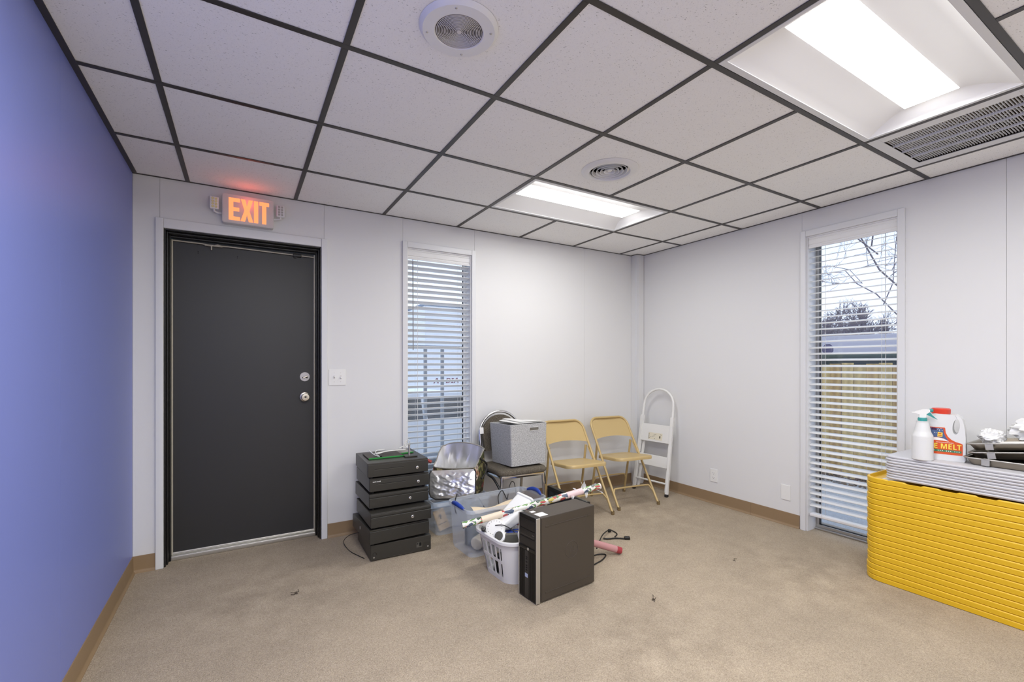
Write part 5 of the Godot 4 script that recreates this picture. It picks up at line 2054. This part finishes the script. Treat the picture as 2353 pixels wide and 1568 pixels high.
	b.tube(smooth([Vector3(1.93, 0.26, 1.07), Vector3(1.95, 0.295, 1.06), Vector3(1.99, 0.29, 1.05), Vector3(2.0, 0.26, 1.08), Vector3(1.96, 0.25, 1.11)], 6), 0.005, 6)
	solo("black_coil", b, M.cable_black, "black cable coil behind the round puck", "cable")
	# white moulded cover lying on top
	t = thing("white_cover", "white tapered plastic cover lying on top of the basket", "plastic cover", Vector3(2.03, 0.32, 1.05))
	t.rotation = Vector3(0.15, 0.28, 0.42)
	b = MB.new()
	b.crease = 40.0
	var loops := []
	for q in [[-0.13, 0.05, 0.075], [-0.10, 0.075, 0.10], [0.0, 0.09, 0.12], [0.095, 0.105, 0.13], [0.10, 0.118, 0.142], [0.112, 0.118, 0.142], [0.112, 0.104, 0.13], [0.0, 0.085, 0.112], [-0.09, 0.07, 0.095]]:
		var lp := []
		for e in rrect(q[1], q[2], 0.02, 4): lp.append(Vector3(q[0], e.x, e.y))
		loops.append(lp)
	b.loft(loops, true, true)
	obj("shell", b, M.plastic_white, t)
	# rolls
	t = thing("gift_wrap_roll", "patterned gift wrap roll in torn film lying across the basket", "gift wrap")
	var p0 := Vector3(1.69, 0.287, 1.005)
	var p1 := Vector3(2.575, 0.452, 1.225)
	b = MB.new()
	b.crease = 60.0
	b.tube([p0, p0.lerp(p1, 0.33), p0.lerp(p1, 0.66), p1], 0.0195, 18, false)
	obj("roll", b, M.gift_wrap, t)
	b = MB.new()
	b.crease = 60.0
	b.tube([p0 + (p1 - p0).normalized() * 0.002, p0 + (p1 - p0).normalized() * 0.01], 0.0185, 18)
	b.tube([p1 - (p1 - p0).normalized() * 0.002, p1 - (p1 - p0).normalized() * 0.01], 0.0185, 18)
	obj("core_end", b, M.paper, t)
	b = MB.new()
	b.crease = 60.0
	b.tube([p0.lerp(p1, 0.13), p0.lerp(p1, 0.27)], 0.0203, 18, false)
	obj("paper_band", b, mat("cream_paper", rgb(238, 222, 196), 0.6), t)
	b = MB.new()
	b.crease = 60.0
	b.tube([p0.lerp(p1, 0.74), p0.lerp(p1, 0.86)], 0.0203, 18, false)
	obj("price_band", b, mat("pink_white", rgb(234, 206, 206), 0.4), t)
	b = MB.new()
	rng.seed = 17
	for k in 9:
		var c := p0.lerp(p1, rng.randf_range(0.72, 0.99))
		var d1 := Vector3(rng.randf_range(-1, 1), rng.randf_range(-0.8, 0.9), rng.randf_range(-0.4, 1)).normalized()
		var d2 := d1.cross(Vector3(0.3, 0.9, 0.2)).normalized()
		b.grid(4, 3, func(uu, vv): return c + d1 * (0.012 + 0.05 * uu) + d2 * (vv - 0.5) * 0.03 * (1.2 - uu) + Vector3(0, 0.006 * sin(uu * 7.0 + vv * 4.0), 0))
	obj("torn_film", b, mat_film(), t)
	t = thing("gift_wrap_roll", "red gift wrap roll slanting from the basket to the carpet", "gift wrap")
	p0 = Vector3(1.965, 0.287, 0.995)
	p1 = Vector3(2.70, 0.0235, 1.285)
	b = MB.new()
	b.crease = 60.0
	b.tube([p0, p1], 0.022, 18, false)
	obj("roll", b, M.red_roll, t)
	b = MB.new()
	var dr := (p1 - p0).normalized()
	b.tube([p0 + dr * 0.002, p0 + dr * 0.012], 0.021, 18)
	b.tube([p1 - dr * 0.002, p1 - dr * 0.012], 0.021, 18)
	obj("core_end", b, mat("tube_brown", rgb(150, 128, 112), 0.7), t)
	b = MB.new()
	b.crease = 60.0
	b.tube([p1 - dr * 0.23, p1 - dr * 0.035], 0.0226, 18, false)
	obj("film_sleeve", b, mat("film_pink", rgb(190, 140, 140), 0.2), t)
	# power cord on the carpet
	t = thing("power_cable", "black power cord with plug lying on the carpet by the computer", "cable")
	b = MB.new()
	b.crease = 70.0
	b.tube(smooth([Vector3(2.62, 0.005, 1.14), Vector3(2.68, 0.005, 1.09), Vector3(2.77, 0.03, 1.03), Vector3(2.90, 0.018, 0.955), Vector3(2.935, 0.006, 0.97), Vector3(2.92, 0.005, 1.02), Vector3(2.87, 0.006, 1.05)], 6), 0.004, 8)
	b.tube(smooth([Vector3(2.775, 0.006, 1.035), Vector3(2.80, 0.008, 1.06), Vector3(2.85, 0.007, 1.075), Vector3(2.90, 0.006, 1.11)], 6), 0.0055, 8)
	b.tube(smooth([Vector3(2.45, 0.005, 1.22), Vector3(2.56, 0.005, 1.22), Vector3(2.60, 0.005, 1.25), Vector3(2.52, 0.005, 1.30), Vector3(2.40, 0.005, 1.33)], 6), 0.004, 8)
	obj("cord", b, M.cable_black, t)
	b = MB.new()
	b.t = Transform3D(Basis(Vector3.UP, -0.6), Vector3(2.918, 0.011, 1.122))
	b.box(Vector3.ZERO, Vector3(0.04, 0.022, 0.024), 0.004)
	obj("plug", b, M.plastic_black, t)
	b = MB.new()
	b.t = Transform3D(Basis.IDENTITY, Vector3(2.905, 0.013, 0.955))
	b.lathe([Vector2(0.0, -0.012), Vector2(0.011, -0.008), Vector2(0.0135, 0.0), Vector2(0.011, 0.008), Vector2(0.0, 0.012)], 14)
	obj("ferrite_bead", b, M.plastic_black, t)

func mat_film() -> StandardMaterial3D:
	var m := mat("clear_film", rgb(240, 242, 244, 0.45), 0.3)
	m.transparency = BaseMaterial3D.TRANSPARENCY_ALPHA
	return m

# ---------------------------------------------------------------- desktop computer
func computer() -> void:
	var t := thing("desktop_computer", "dark brown computer tower with black front standing on the carpet", "computer", Vector3(2.071, 0.0, 1.4385), 0.085)
	var L := 0.21
	var W := 0.078
	var H := 0.445
	var b := MB.new()
	b.bar(-L + 0.03, L, 0.008, H, -W + 0.001, W - 0.001, 0.002)
	obj("case", b, M.tower_side, t)
	for x in [-0.15, 0.16]:
		for z in [-0.05, 0.05]:
			b = MB.new()
			b.lathe([Vector2(0.0, 0.0), Vector2(0.01, 0.0), Vector2(0.011, 0.009)], 10)
			obj("foot", b, M.rubber, t, Vector3(x, 0, z))
	# side panel with finger rails and embossed round badge
	b = MB.new()
	b.bar(-L + 0.034, L - 0.001, 0.012, H - 0.003, W - 0.001, W + 0.001, 0.001)
	var sp := obj("side_panel", b, M.tower_side, t)
	for y in [0.052, H - 0.047]:
		b = MB.new()
		b.bar(-0.115, 0.155, y - 0.0025, y + 0.0025, W + 0.0008, W + 0.0028, 0.001)
		obj("pressed_rail", b, M.tower_side, sp)
		for x in [-0.14, 0.165]:
			b = MB.new()
			b.bar(x - 0.013, x + 0.013, y - 0.006, y + 0.006, W + 0.0008, W + 0.003, 0.0012)
			obj("clip", b, M.tower_side, sp)
	var zf := W + 0.0008
	b = MB.new()
	b.crease = 60.0
	var ring := []
	for k in 40: ring.append(Vector3(0.035 + cos(TAU * k / 40) * 0.045, 0.235 + sin(TAU * k / 40) * 0.045, zf))
	b.tube(ring, 0.0016, 6, false, true)
	b.tube([Vector3(0.018, 0.205, zf), Vector3(0.036, 0.272, zf)], 0.0014, 5)
	b.tube([Vector3(0.028, 0.243, zf), Vector3(0.036, 0.246, zf), Vector3(0.036, 0.225, zf)], 0.0012, 5)
	b.tube([Vector3(0.036, 0.198, zf), Vector3(0.05, 0.25, zf), Vector3(0.062, 0.247, zf), Vector3(0.056, 0.226, zf), Vector3(0.045, 0.225, zf)], 0.0012, 5)
	obj("embossed_badge", b, M.tower_side, sp)
	# front bezel
	b = MB.new()
	b.bar(-L, -L + 0.03, 0.004, H + 0.001, -W + 0.006, W - 0.006, 0.004)
	var fr := obj("front_bezel", b, M.tower_front, t)
	for s in [-1.0, 1.0]:
		b = MB.new()
		b.bar(-L - 0.002, -L + 0.026, 0.004, H + 0.002, s * W - s * 0.007, s * W + s * 0.001, 0.003)
		obj("edge_trim", b, M.aluminium, t)
	for q in [[0.375, 0.425], [0.333, 0.371], [0.288, 0.329]]:
		b = MB.new()
		b.bar(-L - 0.003, -L + 0.004, q[0], q[1], -W + 0.012, W - 0.011, 0.0015)
		var bay := obj("drive_bay", b, M.tower_bay, fr)
		if q[0] < 0.34 and q[0] > 0.3:
			b = MB.new()
			b.bar(-L - 0.0036, -L - 0.0028, 0.340, 0.3415, -W + 0.018, W - 0.018)
			b.bar(-L - 0.0036, -L - 0.0028, 0.350, 0.356, W - 0.034, W - 0.026)
			b.bar(-L - 0.0036, -L - 0.0028, 0.350, 0.356, W - 0.023, W - 0.017)
			obj("tray_slot", b, M.dim_grey, bay)
	b = MB.new()
	b.bar(-L - 0.004, -L + 0.002, 0.262, 0.280, -W + 0.008, W - 0.008, 0.002)
	obj("waist_band", b, M.tower_front, fr)
	b = MB.new()
	b.t = Transform3D(Basis(Vector3(0, 0, 1), PI / 2), Vector3(-L - 0.004, 0.272, 0.01))
	b.lathe([Vector2(0.008, 0.0), Vector2(0.0075, 0.0012), Vector2(0.0, 0.0012)], 18)
	obj("badge", b, M.aluminium, fr)
	b = MB.new()
	b.bar(-L - 0.002, -L + 0.002, 0.01, 0.26, -0.022, 0.012, 0.001)
	var strip := obj("control_strip", b, mat("strip_grey", rgb(46, 44, 42), 0.4), fr)
	b = MB.new()
	for q in [0.222, 0.212, 0.196, 0.178, 0.166, 0.154]: b.bar(-L - 0.0028, -L - 0.0018, q, q + 0.006, -0.012, 0.002)
	obj("port", b, M.dark_hole, strip)
	b = MB.new()
	b.bar(-L - 0.0027, -L - 0.0018, 0.118, 0.138, -0.018, 0.006)
	obj("chip_sticker", b, mat("pale_blue", rgb(176, 186, 214), 0.4), strip)
	for k in 18:
		var z := -W + 0.014 + k * 0.0076
		if z > -0.026 and z < 0.016: continue
		b = MB.new()
		b.bar(-L - 0.0015, -L + 0.002, 0.012, 0.258, z - 0.0016, z + 0.0016)
		obj("grille_bar", b, M.tower_front, fr)
	b = MB.new()
	b.bar(-L + 0.045, -L + 0.075, H, H + 0.0008, -0.045, -0.02)
	obj("top_sticker", b, M.sticker, t)
	b = MB.new()
	b.bar(-L + 0.042, -L + 0.10, H, H + 0.0008, 0.0, 0.052)
	obj("top_sticker", b, M.sticker, t)

# ---------------------------------------------------------------- yellow trays and white lids
const ORD := ["first", "second", "third", "fourth", "fifth", "sixth", "seventh", "eighth", "ninth", "tenth", "eleventh", "twelfth", "thirteenth", "fourteenth", "fifteenth", "sixteenth", "seventeenth", "eighteenth", "nineteenth"]

func tray_mesh(notch: bool) -> ArrayMesh:
	# 0.47 x 0.74 tray, 31 mm high, open on top
	var w := 0.47
	var d := 0.74
	var outline := PackedVector2Array()
	var raw := rrect(w, d, 0.085, 8)
	for i in raw.size():
		var a := raw[i]
		var c := raw[(i + 1) % raw.size()]
		outline.append(a)
		if a.distance_to(c) > 0.3:
			var n := int(a.distance_to(c) / 0.012)
			for k in range(1, n): outline.append(a.lerp(c, float(k) / n))
	var loops := []
	for q in [[0.0, -0.012], [0.001, -0.004], [0.003, -0.0015], [0.024, 0.0], [0.0275, -0.0008], [0.0305, -0.004], [0.0305, -0.010], [0.012, -0.016]]:
		var lp := []
		for e in outline:
			var s := Vector2(e.x / (w * 0.5), e.y / (d * 0.5))
			var y: float = q[0]
			if notch and q[0] > 0.026 and e.x < -0.2 and absf(e.y) < 0.25:
				# hand notches along the long side
				var ph := fposmod(e.y + 0.05, 0.145)
				if ph < 0.075: y = q[0] - 0.006
			lp.append(Vector3(e.x * (1.0 + q[1] / (w * 0.5)), y, -e.y * (1.0 + q[1] / (d * 0.5))) + Vector3(s.x, 0, 0) * 0.0)
		loops.append(lp)
	var b := MB.new()
	b.crease = 38.0
	b.loft(loops, true, true)
	return b.done()

func tray_stack() -> void:
	var n := 19
	var plain := tray_mesh(false)
	var top := tray_mesh(true)
	rng.seed = 41
	var c := Vector3(3.935, 0.0, 2.605)
	for k in n:
		var from_top := n - k
		var label := "topmost yellow plastic tray of the tall stack, notched along its rim"
		if from_top == n: label = "lowest yellow plastic tray of the stack, resting on the carpet"
		elif from_top > 1: label = "yellow plastic tray, %s from the top of the stack" % ORD[from_top - 1]
		var o := solo("yellow_tray", top if from_top == 1 else plain, M.yellow, label, "tray", c + Vector3(rng.randf_range(-0.0015, 0.0015), k * 0.0312, rng.randf_range(-0.0025, 0.0025)), "stacked yellow trays")
		o.rotation.y = rng.randf_range(-0.0025, 0.0025)
	# paper label stuck inside the topmost tray
	var b := MB.new()
	b.bar(-0.06, 0.06, 0.0, 0.0006, -0.032, 0.032)
	solo("tray_label", b, M.paper, "white paper label lying inside the topmost yellow tray", "label", Vector3(3.83, 18 * 0.0312 + 0.0122, 2.33))
	# white lids
	var y0 := n * 0.0312
	b = MB.new()
	b.crease = 38.0
	var loops := []
	for q in [[0.0, -0.010], [0.0015, -0.003], [0.008, 0.0], [0.012, -0.001], [0.0142, -0.004], [0.0144, -0.02]]:
		loops.append(flat_loop(0.42 + 2.0 * q[1], 0.70 + 2.0 * q[1], 0.05, q[0], 8))
	b.loft(loops, true, true)
	var lid := b.done()
	for k in 9:
		var from_top := 9 - k
		var label := "white plastic tray, %s from the top of the pile" % ORD[from_top - 1]
		if from_top == 1: label = "topmost white plastic tray, under the spray bottle and jug"
		elif from_top == 9: label = "lowest white plastic tray, resting on the yellow trays"
		var o := solo("white_tray", lid, M.lid_white, label, "tray", Vector3(3.945 + rng.randf_range(-0.003, 0.003), y0 + k * 0.0148, 2.675 + rng.randf_range(-0.003, 0.003)), "stacked white trays")
		o.rotation.y = rng.randf_range(-0.004, 0.004)

func on_the_trays() -> void:
	var Y := 19 * 0.0312 + 9 * 0.0148
	# spray bottle
	var t := thing("spray_bottle", "white spray bottle with teal trigger standing on the white trays", "bottle", Vector3(3.768, Y, 2.493), 0.0)
	var face := atan2(3.795 - 0.5592, -(2.488 - 3.489))
	t.rotation.y = -face + 0.1
	var b := MB.new()
	b.crease = 40.0
	b.lathe([Vector2(0.0, 0.0), Vector2(0.042, 0.0), Vector2(0.0455, 0.004), Vector2(0.0455, 0.125), Vector2(0.044, 0.135), Vector2(0.037, 0.15), Vector2(0.0345, 0.16), Vector2(0.027, 0.2), Vector2(0.026, 0.207), Vector2(0.0275, 0.212), Vector2(0.0, 0.212)], 32)
	obj("bottle", b, M.jug_plastic, t)
	b = MB.new()
	b.crease = 40.0
	b.lathe([Vector2(0.020, 0.210), Vector2(0.020, 0.226), Vector2(0.018, 0.230), Vector2(0.0, 0.230)], 24)
	obj("collar", b, M.teal, t)
	b = MB.new()
	b.crease = 35.0
	b.prism(PackedVector2Array([Vector2(-0.014, 0.229), Vector2(0.012, 0.229), Vector2(0.016, 0.250), Vector2(0.030, 0.262), Vector2(0.030, 0.276), Vector2(0.004, 0.276), Vector2(-0.026, 0.264), Vector2(-0.030, 0.260), Vector2(-0.046, 0.258), Vector2(-0.046, 0.255), Vector2(-0.028, 0.253), Vector2(-0.014, 0.248)]), -0.009, 0.009)
	obj("spray_head", b, M.plastic_white, t)
	b = MB.new()
	b.crease = 35.0
	b.prism(PackedVector2Array([Vector2(0.008, 0.250), Vector2(0.030, 0.262), Vector2(0.040, 0.245), Vector2(0.062, 0.222), Vector2(0.046, 0.230), Vector2(0.030, 0.240)]), -0.007, 0.007)
	obj("trigger", b, M.teal, t)
	b = MB.new()
	b.bar(0.028, 0.044, 0.263, 0.280, -0.0085, 0.0085, 0.003)
	obj("head_cap", b, M.teal, t)
	ice_melt_jug(Y)
	# sheet pans
	var pan_list := [["bottom stainless baking sheet, flat on the white trays beside the jug", Vector3(3.97, Y + 0.036, 2.88), 0.0, 0.0], ["middle stainless baking sheet, tilted on the bottom one", Vector3(3.995, Y + 0.094, 2.885), 0.05, -0.15], ["top stainless baking sheet carrying crumpled white plastic", Vector3(3.995, Y + 0.138, 2.88), 0.03, -0.15]]
	for q in pan_list:
		var p := thing("sheet_pan", q[0], "baking sheet", q[1], q[2], "baking sheets")
		p.rotation.x = q[3]
		b = MB.new()
		b.crease = 35.0
		var loops := []
		for e in [[-0.034, -0.022], [-0.033, -0.014], [0.0, 0.0], [0.002, 0.006], [0.0, 0.009], [-0.003, 0.007], [-0.001, 0.001], [-0.031, -0.015], [-0.031, -0.03]]:
			loops.append(flat_loop(0.31 + 2.0 * e[1], 0.46 + 2.0 * e[1], 0.03, e[0], 5))
		b.loft(loops, true, true)
		obj("pan", b, M.sheet_pan, p)
		b = MB.new()
		b.crease = 70.0
		b.tube(flat_loop(0.326, 0.476, 0.036, 0.0015, 5), 0.0036, 6, false, true)
		obj("rolled_rim", b, M.aluminium, p)
		b = MB.new()
		b.bar(-0.168, -0.160, -0.03, 0.004, -0.165, -0.135, 0.001)
		b.bar(-0.170, -0.145, 0.002, 0.005, -0.16, -0.14, 0.001)
		obj("clip", b, mat("clip_grey", rgb(176, 174, 170), 0.35, 0.3), p)
	# crumpled plastic and a folded white pad on the upper pan
	var py := Y + 0.105
	crumple(Vector3(3.95, py + 0.035, 2.72), Vector3(0.06, 0.04, 0.05), 3, "small crumpled white plastic bag at the corner of the top sheet")
	crumple(Vector3(4.02, py + 0.078, 2.875), Vector3(0.11, 0.062, 0.10), 6, "large heap of crumpled white plastic on the top sheet")
	b = MB.new()
	b.crease = 50.0
	b.box(Vector3(0, 0.012, 0), Vector3(0.06, 0.024, 0.11), 0.009)
	var pad := solo("white_pad", b, M.paper, "folded white pad between the plastic heaps on the top sheet", "pad", Vector3(3.90, py + 0.003, 2.815))
	pad.rotation = Vector3(-0.15, 0.1, 0.0)

func crumple(at: Vector3, r: Vector3, sd: int, label: String) -> void:
	var nz := FastNoiseLite.new()
	nz.seed = sd
	nz.frequency = 1.6
	nz.fractal_octaves = 4
	nz.noise_type = FastNoiseLite.TYPE_SIMPLEX
	var b := MB.new()
	b.crease = 40.0
	b.grid(40, 24, func(uu, vv):
		var a: float = -uu * TAU
		var e: float = (vv - 0.5) * PI
		var d := Vector3(cos(a) * cos(e), sin(e), sin(a) * cos(e))
		var s: float = 1.0 + 0.30 * nz.get_noise_3d(d.x, d.y, d.z) + 0.12 * nz.get_noise_3d(d.x * 3.0, d.y * 3.0, d.z * 3.0)
		if uu >= 1.0: s = 1.0 + 0.30 * nz.get_noise_3d(cos(e), d.y, 0.0) + 0.12 * nz.get_noise_3d(cos(e) * 3.0, d.y * 3.0, 0.0)
		var p := d * s * r
		p.y = maxf(p.y, -r.y * 0.92)
		return p)
	solo("plastic_bag", b, M.bag_film, label, "plastic bag", at, "crumpled plastic")

func ice_melt_jug(Y: float) -> void:
	var t := thing("ice_melt_jug", "white ice melt jug with orange label and red cap", "jug", Vector3(3.889, Y, 2.5545))
	# local x runs along the front face, z out of it
	t.rotation.y = -1.369
	t.scale = Vector3(0.86, 1.0, 1.0)
	var b := MB.new()
	b.crease = 40.0
	# silhouette with the grip opening cut through it
	var o := PackedVector2Array()
	for q in [[-0.092, 0.008], [-0.086, 0.0], [0.088, 0.0], [0.094, 0.008], [0.094, 0.13], [0.091, 0.17], [0.083, 0.215], [0.072, 0.238], [0.052, 0.248]]: o.append(Vector2(q[0], q[1]))
	var hole := []
	for k in 17:
		var a := PI / 2 + TAU * k / 16.0
		hole.append(Vector2(0.052 + cos(a) * 0.0165 + 0.004 * sin(a), 0.186 + sin(a) * 0.042))
	hole.reverse()
	o.append(Vector2(0.0485, 0.248))
	for i in hole.size():
		var hq: Vector2 = hole[i]
		if i == 0: hq += Vector2(0.0004, 0)
		if i == hole.size() - 1: hq -= Vector2(0.0004, 0)
		o.append(hq)
	o.append(Vector2(0.0475, 0.248))
	for q in [[0.02, 0.249], [-0.045, 0.252], [-0.07, 0.245], [-0.085, 0.225], [-0.092, 0.19]]: o.append(Vector2(q[0], q[1]))
	b.prism(o, -0.05, 0.05)
	obj("body", b, M.jug_plastic, t)
	b = MB.new()
	b.crease = 40.0
	b.t = Transform3D(Basis.IDENTITY, Vector3(-0.022, 0.25, 0.0))
	b.lathe([Vector2(0.044, 0.0), Vector2(0.047, 0.004), Vector2(0.047, 0.024), Vector2(0.042, 0.029), Vector2(0.0, 0.029)], 36)
	obj("cap", b, M.red_cap, t)
	# label: layers of print on the front face
	var z := 0.05
	var layer := func(called: String, pts: Array, z0: float, m: Material, parent: Node) -> MeshInstance3D:
		var c := MB.new()
		var pp := PackedVector2Array()
		for q in pts: pp.append(Vector2(q[0], q[1]))
		c.prism(pp, z0, z0 + 0.0004)
		return obj(called, c, m, parent)
	var lab: MeshInstance3D = layer.call("label", [[-0.09, 0.033], [0.078, 0.033], [0.081, 0.036], [0.081, 0.094], [0.076, 0.098], [0.05, 0.105], [0.03, 0.115], [0.015, 0.13], [0.005, 0.15], [0.002, 0.175], [0.0, 0.178], [-0.09, 0.178]], z + 0.0001, M.label_orange, t)
	layer.call("label_picture", [[-0.086, 0.122], [-0.03, 0.124], [-0.005, 0.119], [0.018, 0.108], [0.004, 0.128], [-0.004, 0.15], [-0.006, 0.172], [-0.086, 0.174]], z + 0.0006, M.label_blue, lab)
	layer.call("label_gap", [[-0.089, 0.107], [-0.01, 0.107], [0.02, 0.104], [0.016, 0.107], [-0.006, 0.118], [-0.03, 0.122], [-0.089, 0.12]], z + 0.0006, M.paper, lab)
	layer.call("label_stripe", [[-0.088, 0.046], [0.074, 0.046], [0.076, 0.048], [0.076, 0.058], [-0.088, 0.058]], z + 0.0006, M.label_green, lab)
	layer.call("label_badge", [[-0.034, 0.127], [-0.011, 0.127], [-0.009, 0.15], [-0.032, 0.152]], z + 0.0011, M.label_yellow, lab)
	layer.call("label_patch", [[-0.062, 0.163], [-0.04, 0.161], [-0.036, 0.168], [-0.044, 0.174], [-0.06, 0.175]], z + 0.0011, M.label_plum, lab)
	rng.seed = 6
	var c := MB.new()
	for k in 22:
		var x := rng.randf_range(-0.082, -0.012)
		var y := rng.randf_range(0.128, 0.170)
		if x > -0.037 and y < 0.155: continue
		c.bar(x, x + 0.003, y, y + 0.003, z + 0.001, z + 0.0014)
	for k in 15:
		if k % 4 == 3: continue
		c.bar(-0.07 + k * 0.0095, -0.066 + k * 0.0095, 0.050, 0.054, z + 0.001, z + 0.0014)
	for k in 18: c.bar(-0.04 + k * 0.0045, -0.037 + k * 0.0045, 0.0955, 0.0985, z + 0.001, z + 0.0014)
	obj("label_dots", c, M.paper, lab)
	c = MB.new()
	for q in [[-0.029, 0.131, 0.006], [-0.021, 0.131, 0.007], [-0.029, 0.141, 0.014]]: c.bar(q[0], q[0] + q[2], q[1], q[1] + 0.006, z + 0.0015, z + 0.0019)
	obj("badge_print", c, M.label_orange, lab)
	text("lettering", "ICE MELT", 0.0275, 0.0008, M.label_yellow, lab, Transform3D(Basis.IDENTITY, Vector3(-0.008, 0.076, z + 0.0012)), 1.0)

# ---------------------------------------------------------------- bits on the carpet
func specks() -> void:
	rng.seed = 3
	var spots := [[2.442, 1.788, "small tuft of dark lint on the carpet in front of the computer"], [0.809, 0.759, "small curl of dark lint on the carpet before the door"], [3.257, 1.722, "tiny dark crumb on the carpet in the middle of the floor"]]
	for q in spots:
		var b := MB.new()
		b.crease = 70.0
		for k in (5 if q[1] != 1.722 else 2):
			var pts := []
			var p := Vector3(rng.randf_range(-0.02, 0.02), 0.003, rng.randf_range(-0.012, 0.012))
			for i in 5:
				pts.append(p)
				p += Vector3(rng.randf_range(-0.014, 0.014), rng.randf_range(-0.001, 0.003), rng.randf_range(-0.01, 0.01))
			b.tube(smooth(pts, 3), 0.0012, 5)
		solo("lint", b, M.lint, q[2], "lint", Vector3(q[0], 0.0, q[1]))
